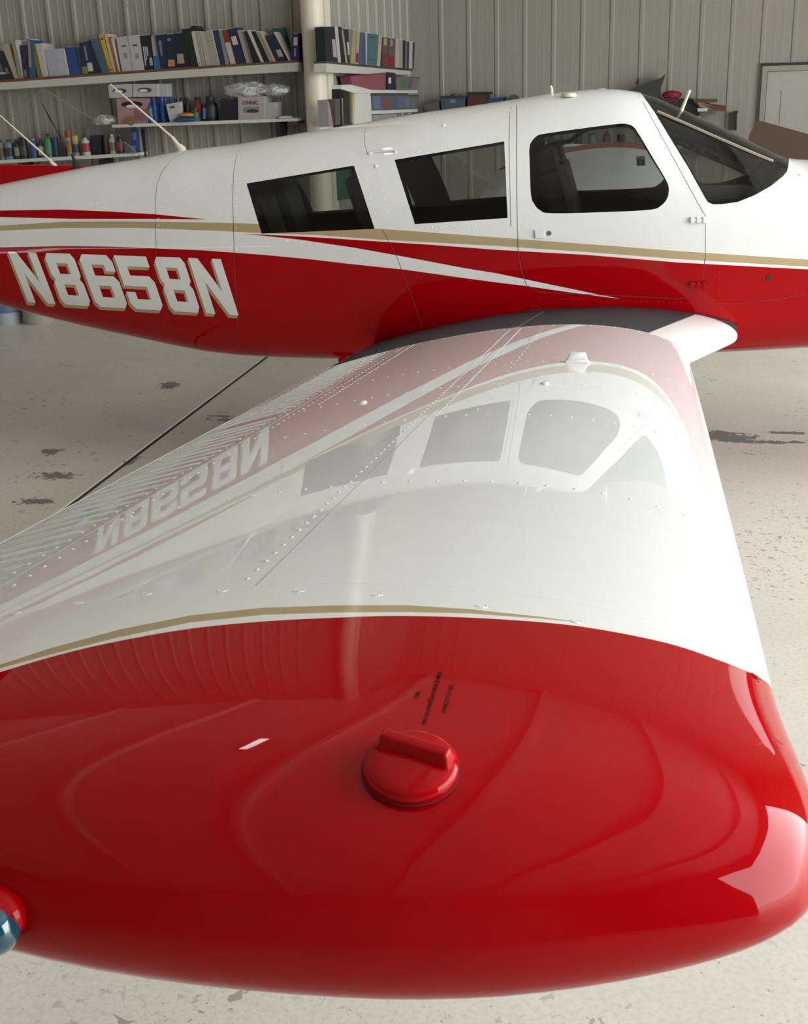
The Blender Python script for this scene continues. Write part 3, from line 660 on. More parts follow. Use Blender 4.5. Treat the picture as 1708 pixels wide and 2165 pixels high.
# floor
fm = bpy.data.materials.new('painted_concrete_floor'); fm.use_nodes = True; nd, lk = nodes(fm); bs = nd['Principled BSDF']
tc = nd.new('ShaderNodeTexCoord')
def noise(scale, detail=4, rough=.55, dist=0):
    n = nd.new('ShaderNodeTexNoise'); n.inputs['Scale'].default_value = scale; n.inputs['Detail'].default_value = detail; n.inputs['Roughness'].default_value = rough; n.inputs['Distortion'].default_value = dist
    lk.new(tc.outputs['Object'], n.inputs['Vector']); return n.outputs['Fac']
def ramp(src, a, b, lo=0., hi=1.):
    r = nd.new('ShaderNodeMapRange'); r.inputs[1].default_value = a; r.inputs[2].default_value = b; r.inputs[3].default_value = lo; r.inputs[4].default_value = hi; lk.new(src, r.inputs[0]); return r.outputs[0]
def mth(op, a, b):
    m_ = nd.new('ShaderNodeMath'); m_.operation = op
    for i, q in enumerate((a, b)):
        if isinstance(q, (int, float)): m_.inputs[i].default_value = q
        else: lk.new(q, m_.inputs[i])
    return m_.outputs[0]
def mixc(fac, a, b):
    m_ = nd.new('ShaderNodeMix'); m_.data_type = 'RGBA'; lk.new(fac, m_.inputs['Factor'])
    for k, q in (('A', a), ('B', b)):
        if isinstance(q, tuple): m_.inputs[k].default_value = (*q, 1)
        else: lk.new(q, m_.inputs[k])
    return m_.outputs['Result']
base = mixc(ramp(noise(1.3), .3, .7), srgb(216, 211, 200), srgb(206, 201, 189))
base = mixc(ramp(noise(60, 3), .45, .75, 0, .35), base, srgb(172, 164, 150))
chips = mth('MULTIPLY', ramp(noise(16, 3, .5, .6), .655, .675), ramp(noise(1.7, 2), .44, .60))
specks = mth('MULTIPLY', ramp(noise(48, 2, .5), .70, .715), ramp(noise(2.3, 2), .38, .5))
scr = mth('MULTIPLY', ramp(noise(7, 6, .7, 2.2), .60, .63), ramp(noise(30, 3), .5, .6))
def blot(x, y, rx, ry, amp=.55, ns=9):
    sp_ = nd.new('ShaderNodeSeparateXYZ'); lk.new(tc.outputs['Object'], sp_.inputs[0])
    dx = mth('DIVIDE', mth('SUBTRACT', sp_.outputs[0], x), rx); dy = mth('DIVIDE', mth('SUBTRACT', sp_.outputs[1], y), ry)
    d = mth('SQRT', mth('ADD', mth('MULTIPLY', dx, dx), mth('MULTIPLY', dy, dy)), 0)
    d = mth('ADD', d, mth('MULTIPLY', mth('SUBTRACT', noise(ns * 1.6, 3), .5), amp * 6)); return ramp(mth('ADD', d, mth('MULTIPLY', mth('SUBTRACT', noise(ns * 4.5, 4, .7), .5), 1.5)), 1.0, .92)
st = None
def fpx(px, py): r = ray(px, py); return EYE + r * (-2.0 / r[2])
for (px, py, rx, ry, ns) in ((1530, 924, .16, .10, 7), (1620, 934, .22, .035, 9), (1660, 915, .10, .03, 9), (503, 888, .16, .05, 9), (470, 880, .10, .02, 9), (358, 815, .08, .10, 12), (275, 975, .03, .09, 12), (120, 1006, .12, .06, 16), (75, 1060, .1, .05, 14), (108, 955, .06, .06, 16)):
    q = fpx(px, py); b_ = blot(float(q[0]), float(q[1]), rx, ry, .5, ns); st = b_ if st is None else mth('MAXIMUM', st, b_)
# dense spatter to the right of the wing
q = fpx(1660, 1165); spat = mth('MULTIPLY', blot(float(q[0]), float(q[1]), .42, .55, .2, 3), ramp(noise(34, 2, .5, .2), .63, .65))
q = fpx(420, 2135); scuff = mth('MULTIPLY', blot(float(q[0]), float(q[1]), .7, .25, .3, 3), ramp(noise(38, 6, .75, 1.5), .56, .66, 0, .5))
dk = mth('MAXIMUM', mth('MAXIMUM', chips, specks), mth('MAXIMUM', spat, mth('MULTIPLY', scr, .6)))
dk = mth('MAXIMUM', dk, scuff)
c_ = mixc(mth('MULTIPLY', dk, .62), base, srgb(112, 106, 98)); c_ = mixc(mth('MULTIPLY', st, .8), c_, srgb(86, 84, 82))
lk.new(c_, bs.inputs['Base Color']); bs.inputs['Roughness'].default_value = .42
bp = nd.new('ShaderNodeBump'); bp.inputs['Distance'].default_value = .002; bp.inputs['Strength'].default_value = .35; lk.new(noise(25, 4), bp.inputs['Height']); lk.new(bp.outputs[0], bs.inputs['Normal'])
lk.new(ramp(noise(5), .3, .7, .36, .5), bs.inputs['Roughness'])
X0, X1, Y0, Y1 = -10.0, DOOR_X, -8.0, 18.0
jx = -2.82; xs = [X0, jx - .018, jx - .014, jx + .014, jx + .018, X1 + 30]; zs = [0, 0, -.012, -.012, 0, 0]
v = []; f = []
for x, z in zip(xs, zs): v += [(x, Y0 - 10, z), (x, Y1, z)]
for i in range(5): f.append((2 * i, 2 * i + 2, 2 * i + 3, 2 * i + 1))
tag(mesh_obj('floor', v, f, fm), kind='structure')
tag(MB().box((jx, 5, -.009), (.028, 30, .004)).build('trim_10', mat('dark_joint_filler', srgb(52, 48, 44), .8)), kind='structure')
# corrugated walls
def ribbed(name, p0, p1, pitch, z1, phase=0, major=.022, flip=1, minor=.003):
    p0 = np.array(p0, float); p1 = np.array(p1, float); L = np.linalg.norm((p1 - p0)[:2]); t = (p1 - p0) / L; n = np.array([t[1], -t[0], 0]) * flip
    prof = []; x = -phase * pitch
    while x < L + pitch:
        s = pitch / .30
        for dx, h in ((0, 0), (.012 * s, major), (.042 * s, major), (.054 * s, 0), (.125 * s, 0), (.130 * s, minor), (.145 * s, minor), (.150 * s, 0), (.205 * s, 0), (.210 * s, minor), (.225 * s, minor), (.230 * s, 0)): prof.append((x + dx, h))
        x += pitch
    prof = [(a, h) for a, h in prof if 0 <= a <= L]; prof = [(0, 0)] + prof + [(L, 0)]
    v = []; f = []
    for a, h in prof:
        q = p0 + t * a + n * h; v += [(q[0], q[1], 0), (q[0], q[1], z1)]
    for i in range(len(prof) - 1): f.append((2 * i, 2 * i + 2, 2 * i + 3, 2 * i + 1))
    return tag(mesh_obj(name, v, f, WALLM), kind='structure')
HC = 6.4
A0 = np.array([-3.166, 11.8, 0.]) + WNm * .12      # back-left wall plane reference (sheet)
def onleft(px, py, off=0): return onplane(px, py, A0 - WNm * off, WNm)
cornA = onleft(697, 130); cornA[2] = 0
LEN = 3.2; cornB = cornA + WNm * LEN
def onback(px, py, off=0): return onplane(px, py, cornB - WNm * off, WNm)
def onret(px, py, off=0): return onplane(px, py, cornA + WT * off, WT)
print('cornB px check', proj(cornB + (0, 0, 2.5)) if 'proj' in globals() else '', cornA, cornB)
leftend = A0 - WT * 7.2; backend = cornB + WT * (X1 - cornB[0]) / WT[0]
ribbed('wall_back_left', leftend * (1, 1, 0), cornA, .283, HC, phase=.25)
ribbed('wall_return', cornA, cornB, .33, HC, major=.02)
ribbed('wall_back', cornB, backend, .332, HC, phase=.02, major=.011, minor=.0008)
B = backend
def quadwall(name, pts, m=WALLM): return tag(mesh_obj(name, pts, [tuple(range(len(pts)))], m), kind='structure')
quadwall('wall_left', [(leftend[0], Y0, 0), (leftend[0], leftend[1], 0), (leftend[0], leftend[1], HC), (leftend[0], Y0, HC)])
quadwall('wall_front', [(leftend[0], Y0, 0), (X1, Y0, 0), (X1, Y0, HC), (leftend[0], Y0, HC)])
# right-hand wall with the open door
v = [(X1, Y0, 0), (X1, DOOR_Y0, 0), (X1, DOOR_Y0, DOOR_H), (X1, DOOR_Y1, DOOR_H), (X1, DOOR_Y1, 0), (X1, B[1], 0), (X1, B[1], HC), (X1, Y0, HC), (X1, DOOR_Y0, HC), (X1, DOOR_Y1, HC)]
tag(mesh_obj('wall_right', v, [(0, 1, 8, 7), (2, 3, 9, 8), (4, 5, 6, 9)], WALLM), kind='structure')
tag(MB().add([(leftend[0], Y0, HC), (X1, Y0, HC), (X1, Y1, HC), (leftend[0], Y1, HC)], [(0, 3, 2, 1)]).build('ceiling', CEILM), kind='structure')
# column with the narrow post beside it
def vert(px0, px1, py, off, depth, name, m, round_=False, z1=HC):
    a = onleft(px0, py, off); b = onleft(px1, py, off); a[2] = b[2] = 0
    mb = MB()
    if round_:
        c = (a + b) / 2 + WNm * depth / 2; r = np.linalg.norm(b - a) / 2
        mb.lathe(c, [(r, 0), (r, z1)], 28)
        o = mb.build(name, m, smooth=True)
    else:
        mb.prism([a, b, b + (0, 0, z1), a + (0, 0, z1)], [a + WNm * depth, b + WNm * depth, b + WNm * depth + (0, 0, z1), a + WNm * depth + (0, 0, z1)]); o = mb.build(name, m)
    return tag(o, kind='structure')
vert(634, 681, 130, .30, .22, 'trim_1', TRIMM, True); vert(681, 692, 130, .20, .16, 'trim_2', TRIMM)
# ridge trim between return wall and back wall
a = cornB.copy(); mb = MB(); mb.box(a + WT * .06 - WNm * .03 + (0, 0, HC / 2), (.14, .05, HC)); tag(mb.build('trim_3', WALLM), kind='structure')
# side door in the back wall
def bq(px0, py0, px1, py1, off, depth, name, m, parent=None, plane_=onback, skewed=None):
    pts = skewed or [(px0, py0), (px1, py0), (px1, py1), (px0, py1)]
    a = [plane_(x, y, off + depth) for x, y in pts]; nrm = WNm if plane_ is not onret else -WT
    return MB().prism(a[::-1], [q + nrm * depth for q in a[::-1]]).build(name, m, parent)
tl = onback(1612, 140); tl0 = tl.copy(); wdt = 1.05; z1 = tl[2]
def bbox(u0, u1, z0, z1_, off, dep, name, m, parent=None, org=None):
    o_ = (org if org is not None else tl0) * np.array([1, 1, 0]); a = o_ + WT * u0 - WNm * (off + dep); b = o_ + WT * u1 - WNm * (off + dep)
    return MB().prism([a + (0, 0, z0), b + (0, 0, z0), b + (0, 0, z1_), a + (0, 0, z1_)], [q + WNm * dep for q in (a + (0, 0, z0), b + (0, 0, z0), b + (0, 0, z1_), a + (0, 0, z1_))]).build(name, m, parent)
DOORM = mat('painted_steel_door', srgb(160, 156, 146), .5)
dr = tag(bbox(.06, .99, 0.01, z1 - .06, .0, .045, 'door_1', DOORM), kind='structure')
bbox(0, .055, 0, z1, .0, .07, 'door_frame', WALLM, dr); bbox(.995, 1.05, 0, z1, .0, .07, 'door_frame', WALLM, dr); bbox(.055, .995, z1 - .055, z1, .0, .07, 'door_frame', WALLM, dr)
bbox(.22, .83, 1.0, z1 - .26, .045, .008, 'door_panel', DOORM, dr); bbox(.22, .83, .2, .85, .045, .008, 'door_panel', DOORM, dr)
bbox(-.02, 1.07, z1 + .005, z1 + .03, .0, .05, 'drip_cap', RUBBER, dr)
# ceiling lamps (source of the small bright reflections)
LAMP = bpy.data.materials.new('lamp_diffuser'); LAMP.use_nodes = True; b_ = LAMP.node_tree.nodes['Principled BSDF']; b_.inputs['Emission Color'].default_value = (1, .98, .94, 1); b_.inputs['Emission Strength'].default_value = 14
def ceil_lamp(x, y, lx, ly, label, z=HC - .12):
    o = empty('ceiling_lamp', (x, y, z), label, 'lamp', 'lamps on the hangar ceiling')
    MB().box((x, y, z + .06), (lx + .06, ly + .06, .10)).build('lamp_housing', WALLM, o); MB().box((x, y, z), (lx, ly, .02)).build('diffuser', LAMP, o)
# ------------------------------------------------------------------ shelves and the things on them
WHITEB = mat('white_painted_board', srgb(196, 196, 188), .5, noise=.05)
WOOD = mat('brown_plank_wood', srgb(96, 60, 38), .6, noise=.25, nscale=30)
PAPER = mat('white_paper', srgb(205, 203, 196), .7)
BAG = plastic('crumpled_clear_plastic')
IRON = mat('dark_iron', srgb(40, 42, 46), .5, metal=.4)
def slabpx(name, quad, off, depth, mat_, parent=None, pl=onleft, label=None, cat=None, group=None, kind=None):
    """front face given by photo outline at distance off from the wall, solid back towards the wall"""
    back = WNm if pl is not onret else -WT
    a = [pl(x, y, off) for x, y in quad]; b = [q + back * depth for q in a]
    o = MB().prism(a[::-1], b[::-1]).build(name, mat_, parent)
    return tag(o, label, cat, group, kind)
shelf_l = empty('wall_shelf', onleft(300, 158, .30), 'long upper shelf left of the column, brown plank on grey steel, full of books', 'shelf')
slabpx('girt', [(-60, 179), (430, 145), (629, 132), (629, 151), (430, 161.5), (-60, 194)], .30, .27, GIRT, shelf_l)
slabpx('plank', [(-60, 173), (430, 139.5), (629, 127), (629, 132), (430, 145), (-60, 179)], .29, .26, WOOD, shelf_l)
def shl(x): return np.interp(x, [-60, 430, 629], [173, 139.5, 127])
shelf_m = empty('wall_shelf', onleft(430, 258, .30), 'short white middle shelf left of the column holding boxes and oil bottles', 'shelf')
slabpx('board', [(237, 264), (500, 254), (628, 250), (628, 256), (500, 261), (237, 270)], .30, .27, WHITEB, shelf_m)
slabpx('bracket', [(582, 257), (591, 257), (590, 290), (584, 290)], .26, .23, IRON, shelf_m)
def shm(x): return np.interp(x, [237, 500, 628], [264, 254, 250])
shelf_b = empty('wall_shelf', onleft(120, 337, .30), 'white lower shelf at the left, carrying a row of spray cans', 'shelf')
slabpx('board', [(-60, 342), (240, 326), (286, 324), (286, 330), (240, 333), (-60, 349)], .30, .27, WHITEB, shelf_b)
slabpx('bracket', [(38, 345), (46, 345), (45, 372), (40, 372)], .26, .23, IRON, shelf_b); slabpx('bracket', [(208, 336), (217, 336), (216, 362), (210, 362)], .26, .23, IRON, shelf_b)
def shb(x): return np.interp(x, [-60, 240, 286], [342, 326, 324])
def book(quad, s, o0, colr, label, group, pl=onleft, depth=.2, off=.27, lab=None, base=shl, cat='book', name='book', z=0, band=None, rings=False):
    """quad: TL TR BR BL in crop pixels with scale/origin s=(k, ox, oy)"""
    k, ox, oy = s; q = [(x / k + ox, y / k + oy) for x, y in quad]
    if base is not None:
        q[2] = (q[2][0], float(base(q[2][0])) + .2); q[3] = (q[3][0], float(base(q[3][0])) + .2)
    q = [(x + z, y) for x, y in q]
    b = slabpx(name, q, off, depth, cm(*colr), None, pl, label, cat, group)
    Q = [np.array(v) for v in q]
    # pages let into the top, between the covers
    f = lambda u, v: tuple((Q[0] * (1 - u) + Q[1] * u) * (1 - v) + (Q[3] * (1 - u) + Q[2] * u) * v)
    slabpx('pages', [f(.18, -.012), f(.82, -.012), f(.82, .05), f(.18, .05)], off - .012, depth - .03, PAPER, b, pl)
    for (u0, v0, u1, v1, c) in (lab or []):
        slabpx('spine_label', [f(u0, v0), f(u1, v0), f(u1, v1), f(u0, v1)], off + .0015, .0014, cm(*c), b, pl)
    return b
A = (6.013, 0, 0); B = (3.972, 0, 0); C = (3.416, 400, 0); D = (7.117, 400, 40); E_ = (8.989, 240, 55); R = (5.693, 600, 0)
GB = 'books and binders on the upper left shelf'; wl = (206, 204, 198); nv = (22, 30, 62); bk = (16, 20, 28)
LB = [
 ([(-60, 640), (40, 652), (185, 965), (85, 985)], A, bk, 'black binder slumping at the far left end of the upper shelf', [(.3, .6, .6, .8, (120, 120, 60))]),
 ([(20, 585), (100, 560), (238, 940), (188, 960)], A, (176, 160, 132), 'beige book leaning right, beside the slumping black binder', None),
 ([(150, 555), (192, 545), (288, 905), (238, 925)], A, (142, 138, 112), 'thin greenish-grey book leaning beside the beige one at far left', None),
 ([(192, 518), (238, 515), (300, 860), (288, 880)], A, (210, 210, 204), 'narrow white leaning booklet near the left end of the upper shelf', None),
 ([(246, 575), (342, 570), (365, 960), (300, 960)], A, nv, 'navy binder between the narrow white booklet and the teal book', [(.2, .75, .7, .98, (120, 96, 84))]),
 ([(345, 495), (412, 512), (452, 930), (372, 930)], A, (20, 88, 128), 'teal-blue book with a tan spine strip, near the left end', [(.05, .03, .5, .72, (176, 132, 84))]),
 ([(402, 565), (445, 560), (530, 985), (480, 990)], A, (138, 118, 30), 'olive-yellow thin book next to the large cream binder', None),
 ([(447, 565), (545, 555), (620, 985), (540, 995)], A, (190, 184, 172), 'large cream binder, left of the two light grey binders', [(.75, .02, .97, .97, (214, 208, 198))]),
 ([(560, 635), (692, 620), (758, 960), (632, 975)], A, (170, 170, 180), 'light grey box binder, left one of a touching pair', None),
 ([(700, 625), (822, 620), (885, 940), (768, 960)], A, (178, 178, 184), 'light grey binder with a bent white edge, left of the bright blue one', [(.86, .02, .99, .98, (214, 214, 214))]),
 ([(832, 605), (952, 590), (1025, 935), (892, 945)], A, (16, 66, 140), 'bright blue binder standing in the left half of the shelf', None),
 ([(962, 600), (1003, 598), (1042, 925), (1026, 935)], A, (48, 56, 62), 'slim charcoal book squeezed right of the bright blue binder', None),
 ([(1005, 545), (1132, 515), (1232, 915), (1045, 940)], A, (24, 34, 76), 'wide navy binder with a white tag and a green sticker low on its spine', [(.05, .76, .42, .99, (112, 140, 40)), (.45, .66, .8, .92, (196, 190, 198)), (.4, .12, .56, .58, (120, 132, 160))]),
 ([(1134, 515), (1158, 500), (1300, 910), (1235, 920)], A, (16, 26, 60), 'thin dark navy book behind the slate-blue one', None),
 ([(1145, 500), (1245, 470), (1395, 885), (1302, 915)], A, (66, 88, 108), 'slate-blue leaning book left of the yellow one', None),
 ([(1255, 455), (1310, 430), (1440, 855), (1398, 870)], A, (212, 168, 28), 'bright yellow leaning book on the upper left shelf', [(.25, .08, .7, .14, (60, 50, 20)), (.25, .9, .7, .95, (60, 50, 20))]),
 ([(876, 295), (902, 290), (975, 580), (955, 600)], B, (200, 186, 164), 'cream thin book touching the bright yellow one', None),
 ([(906, 312), (925, 308), (996, 600), (978, 605)], B, (176, 80, 38), 'thin orange-brown book left of the two white binders', None),
 ([(930, 325), (952, 318), (1008, 600), (998, 605)], B, (210, 200, 184), 'thin off-white folder pressed against the left white binder', None),
 ([(975, 322), (1070, 305), (1115, 598), (1025, 605)], B, (186, 178, 182), 'left of two matching white binders, with a small black mark on the spine', [(.35, .24, .75, .28, (30, 28, 34)), (.4, .45, .7, .62, (140, 132, 138))]),
 ([(1073, 306), (1165, 298), (1210, 595), (1118, 598)], B, (188, 180, 184), 'right of two matching white binders, with a small black mark on the spine', [(.3, .25, .72, .29, (30, 28, 34)), (.4, .5, .7, .66, (140, 132, 138))]),
 ([(1172, 302), (1262, 290), (1288, 580), (1214, 590)], B, bk, 'black binder with three white stripes, right of the white pair', [(.16, .32, .24, .88, wl), (.32, .32, .40, .72, wl), (.50, .34, .60, .6, wl), (.68, .66, .98, .88, (168, 170, 160))]),
 ([(1265, 300), (1307, 297), (1352, 572), (1296, 578)], B, (34, 96, 160), 'blue and tan book between black and navy binders', [(.05, .03, .62, .6, (172, 150, 104))]),
 ([(1311, 295), (1383, 285), (1400, 570), (1357, 573)], B, (18, 26, 62), 'navy binder with grey lettering down its spine', [(.2, .17, .5, .62, (120, 124, 140))]),
 ([(1385, 290), (1470, 283), (1480, 565), (1402, 570)], B, (14, 24, 58), 'navy binder with an orange picture label', [(.15, .75, .85, .95, (188, 130, 58)), (.2, .12, .55, .2, (120, 124, 130))]),
 ([(1472, 282), (1530, 278), (1600, 548), (1482, 562)], B, (12, 18, 34), 'very dark binder with a beige square label', [(.08, .60, .62, .88, (164, 146, 126))]),
 ([(1524, 242), (1598, 234), (1655, 535), (1602, 548)], B, (14, 20, 26), 'tall black binder standing higher than its neighbours', None),
 ([(22, 195), (92, 190), (195, 705), (140, 720)], D, (196, 190, 176), 'white ring binder directly right of the tall black one', [(.2, .9, .5, .93, (40, 40, 40))]),
 ([(92, 195), (140, 190), (250, 690), (200, 700)], D, (152, 152, 136), 'grey-green book beside the white ring binder', [(.8, .0, .99, 1, (204, 198, 184))]),
 ([(150, 200), (208, 195), (320, 685), (258, 695)], D, (176, 164, 148), 'thin tan book left of the wide grey-beige one', None),
 ([(212, 205), (345, 158), (465, 662), (330, 690)], D, (158, 156, 136), 'wide grey-beige book with a pale right edge', [(.9, .0, .99, .98, (206, 202, 188)), (.15, .28, .85, .30, (110, 108, 96))]),
 ([(354, 172), (432, 160), (540, 665), (470, 680)], D, (38, 42, 78), 'dull violet-navy book, left of the red and cream one', None),
 ([(438, 170), (482, 168), (600, 655), (545, 665)], D, (126, 130, 128), 'thin grey book touching the red and cream one', None),
 ([(486, 175), (565, 158), (706, 638), (622, 655)], D, (196, 182, 158), 'cream book with a red upper half on its spine', [(.03, .0, .98, .36, (150, 20, 34))]),
 ([(572, 160), (690, 128), (845, 640), (708, 640)], D, (22, 32, 70), 'navy binder with a white sticker near the top', [(.2, .22, .8, .46, (196, 186, 186))]),
 ([(722, 185), (775, 172), (915, 640), (862, 640)], D, (158, 144, 132), 'brownish-grey book right of the navy binder with white sticker', None),
 ([(780, 195), (826, 190), (965, 630), (920, 638)], D, (96, 100, 88), 'dim olive-grey folder in the right part of the left shelf', None),
 ([(832, 185), (866, 176), (1075, 615), (985, 630)], D, (18, 22, 20), 'dark folder leaning, left of the white leaning one', None),
 ([(868, 176), (916, 172), (1122, 612), (1080, 622)], D, (200, 186, 164), 'ivory leaning book between two black ones', None),
 ([(922, 185), (996, 184), (1205, 600), (1128, 612)], D, (12, 16, 24), 'broad black leaning book right of the ivory one', None),
 ([(1004, 200), (1050, 190), (1262, 602), (1212, 604)], D, (150, 140, 112), 'khaki leaning book near the right end of the left shelf', None),
 ([(1058, 195), (1085, 192), (1300, 600), (1266, 604)], D, (196, 168, 144), 'thin peach leaning book beside the khaki one', None),
 ([(1155, 265), (1268, 205), (1462, 625), (1312, 612)], D, (18, 30, 60), 'dark blue leaning binder with a pale square sticker', [(.42, .58, .92, .84, (170, 164, 158))]),
 ([(1270, 205), (1300, 200), (1528, 640), (1492, 640)], D, (190, 178, 160), 'thin ivory booklet resting against the green folder', None),
 ([(1245, 135), (1405, 125), (1520, 560), (1440, 520)], D, (52, 92, 84), 'dull green folder with a rounded top leaning near the column', None),
 ([(1545, 220), (1640, 215), (1648, 630), (1532, 636)], D, (30, 36, 88), 'upright blue binder standing alone beside the column', [(.3, .15, .85, .45, (196, 186, 196)), (.4, .55, .6, .85, (150, 156, 180))]),
]
for i, (q, s, c, lb, lab) in enumerate(LB):
    gf = 'green folder with' in lb
    book(q, s, None, c, lb, GB, lab=lab, depth=.09 if gf else .13 if i > 40 else .19, off=.12 if gf else .265 + .004 * (i % 3))
o = slabpx('magazine', [(-10, 151), (12, 153), (12, 157), (-10, 158)], .27, .18, cm(150, 150, 170), None, onleft, 'pale magazine lying flat at the left end of the upper shelf', 'magazine')
o = slabpx('magazine', [(-14, 158), (12, 158), (12, 170.0), (-14, 171.5)], .26, .17, cm(46, 36, 34), None, onleft, 'dark stack of papers lying under the pale magazine at far left', 'papers')
o = slabpx('duster', [(400, 57), (408, 54), (417, 55), (422, 60), (421, 66), (404, 68)], .22, .10, cm(50, 36, 30), None, onleft, 'small dark brown duster lying on top of the white ring binder', 'duster')
# ---- shelf on the return wall right of the column
shelf_r = empty('wall_shelf', onret(760, 150, .12), 'grey upper shelf right of the column with a shorter row of books', 'shelf')
slabpx('girt', [(690, 134), (786, 143), (868, 150), (868, 158), (786, 157), (690, 153)], .13, .12, GIRT, shelf_r, onret)
slabpx('plank', [(688, 129), (786, 138.5), (873, 145.5), (873, 149), (786, 143), (688, 134)], .12, .11, mat('grey_plank', srgb(58, 56, 52), .7), shelf_r, onret)
def shr(x): return np.interp(x, [688, 786, 873], [129, 138.5, 145.5])
GR = 'books and binders on the upper right shelf'
RB = [
 ([(485, 322), (606, 318), (648, 735), (505, 740)], bk, 'wide black binder with a white label, first right of the column', [(.68, .36, .98, .86, (170, 158, 160))]),
 ([(614, 325), (650, 322), (690, 735), (655, 740)], (186, 176, 166), 'thin ivory book second from the column on the right shelf', None),
 ([(653, 320), (690, 318), (745, 735), (694, 735)], (14, 18, 22), 'black book third from the column on the right shelf', None),
 ([(694, 365), (721, 362), (766, 740), (742, 742)], (170, 152, 132), 'very thin tan book leaning fourth from the column', None),
 ([(706, 350), (773, 352), (802, 745), (768, 745)], (18, 24, 28), 'black binder with a pale lower label, fifth from the column', [(.5, .38, .95, .75, (180, 180, 178))]),
 ([(778, 350), (832, 350), (806, 748), (792, 748)], (120, 116, 104), 'grey-brown book left of the pale yellow one', None),
 ([(834, 350), (868, 355), (852, 755), (806, 752)], (176, 150, 84), 'pale yellow book on the right shelf', None),
 ([(880, 370), (916, 375), (898, 760), (864, 758)], (172, 156, 138), 'cream book with a small red base, right of the pale yellow one', [(.1, .66, .9, .95, (120, 24, 34))]),
 ([(920, 385), (950, 388), (942, 766), (906, 762)], (84, 86, 88), 'grey book left of the bright blue one on the right shelf', None),
 ([(952, 388), (980, 392), (984, 768), (944, 768)], (34, 78, 150), 'bright blue book on the right shelf', None),
 ([(984, 395), (1006, 398), (1000, 772), (988, 770)], (186, 168, 132), 'thin sand-coloured book right of the bright blue one', None),
 ([(1014, 400), (1110, 408), (1088, 778), (1002, 774)], (58, 110, 114), 'wide teal book in the middle of the right shelf', [(.15, .1, .85, .13, (30, 60, 62)), (.15, .8, .85, .83, (30, 60, 62))]),
 ([(1112, 410), (1144, 415), (1118, 782), (1090, 780)], (84, 102, 102), 'grey-teal narrow book beside the wide teal one', None),
 ([(1148, 435), (1180, 437), (1158, 786), (1122, 784)], (190, 172, 142), 'light tan book right of the teal pair', [(.2, .2, .5, .24, (60, 30, 20))]),
 ([(1190, 445), (1256, 452), (1250, 796), (1188, 792)], (84, 78, 70), 'grey book with yellow top label and red base', [(.25, .04, .8, .28, (190, 160, 66)), (.1, .6, .85, .98, (150, 16, 36))]),
 ([(1268, 460), (1342, 465), (1334, 800), (1256, 798)], (96, 76, 74), 'brownish book with pale top and wide red base', [(.2, .05, .6, .28, (150, 146, 140)), (.08, .6, .95, .98, (148, 16, 34))]),
 ([(1350, 470), (1386, 475), (1388, 806), (1344, 804)], (186, 176, 160), 'off-white book just right of the two red-based books', None),
 ([(1390, 480), (1430, 482), (1428, 808), (1392, 808)], (164, 158, 146), 'greyish white book, second right of the red-based books', None),
 ([(1434, 480), (1462, 482), (1456, 812), (1430, 810)], (30, 36, 54), 'dark navy narrow book near the right end of the right shelf', None),
 ([(1464, 490), (1486, 492), (1484, 815), (1458, 813)], (108, 100, 104), 'mauve-grey thin book between two navy ones', None),
 ([(1488, 495), (1510, 500), (1502, 818), (1486, 816)], (34, 40, 52), 'slim navy book just before the last white one', None),
 ([(1513, 500), (1552, 505), (1546, 820), (1506, 820)], (190, 182, 170), 'last white book at the right end of the right shelf', None),
 ([(1555, 508), (1576, 512), (1562, 826), (1550, 824)], (20, 22, 28), 'thin black book closing the right end of the right shelf', None)]
for q, c, lb, lab in RB: book(q, R, None, c, lb, GR, pl=onret, depth=.09, off=.115, lab=lab, base=shr)
# ---- things on the middle shelf
Q5 = (5.693, 200, 140)
def pq(quad, s=Q5, base=None):
    k, ox, oy = s; q = [(x / k + ox, y / k + oy) for x, y in quad]
    if base is not None: q[2] = (q[2][0], float(base(q[2][0])) + .2); q[3] = (q[3][0], float(base(q[3][0])) + .2)
    return q
def oval(cx, cy, rx, ry, n=14): return [(cx + rx * math.cos(2 * math.pi * i / n), cy + ry * math.sin(2 * math.pi * i / n)) for i in range(n)]
pb = slabpx('glove_box', pq([(262, 385), (642, 385), (640, 680), (285, 690)], base=shm), .27, .18, cm(176, 130, 128), None, onleft, 'pink cardboard box with a black oval hand hole on the middle shelf', 'box')
slabpx('hand_hole', pq(oval(450, 460, 132, 40)), .2715, .0014, cm(16, 14, 16), pb); slabpx('hole_lining', pq(oval(450, 482, 76, 18)), .273, .0014, PAPER, pb)
slabpx('side_print', pq([(470, 520), (630, 510), (630, 660), (560, 670), (480, 600)]), .2715, .0012, cm(150, 92, 108), pb)
for q, lb, ov in (([(160, 225), (448, 215), (448, 372), (180, 383)], 'left white tissue box with an oval slot, on top of the pink box', (300, 298, 85, 32)), ([(458, 215), (755, 212), (755, 366), (460, 372)], 'right white tissue box with an oval slot, touching the left one', (602, 288, 85, 30))):
    b = slabpx('tissue_box', pq(q), .28, .13, cm(186, 184, 176), None, onleft, lb, 'box', 'white tissue boxes on the pink box')
    slabpx('slot', pq(oval(*ov)), .2815, .0014, cm(60, 58, 60), b); slabpx('tissue', pq(oval(ov[0] - 14, ov[1] + 6, ov[2] * .6, ov[3] * .6)), .283, .006, PAPER, b)
slabpx('carton', pq([(757, 212), (868, 212), (874, 366), (757, 366)]), .24, .12, cm(184, 182, 188), None, onleft, 'plain pale carton right of the tissue boxes, above the blue bottles', 'box')
slabpx('paper_tag', pq([(372, 605), (500, 600), (488, 688), (436, 720), (386, 690)]), .306, .004, cm(140, 108, 62), None, onleft, 'brown paper tag hanging over the front edge of the middle shelf', 'tag')
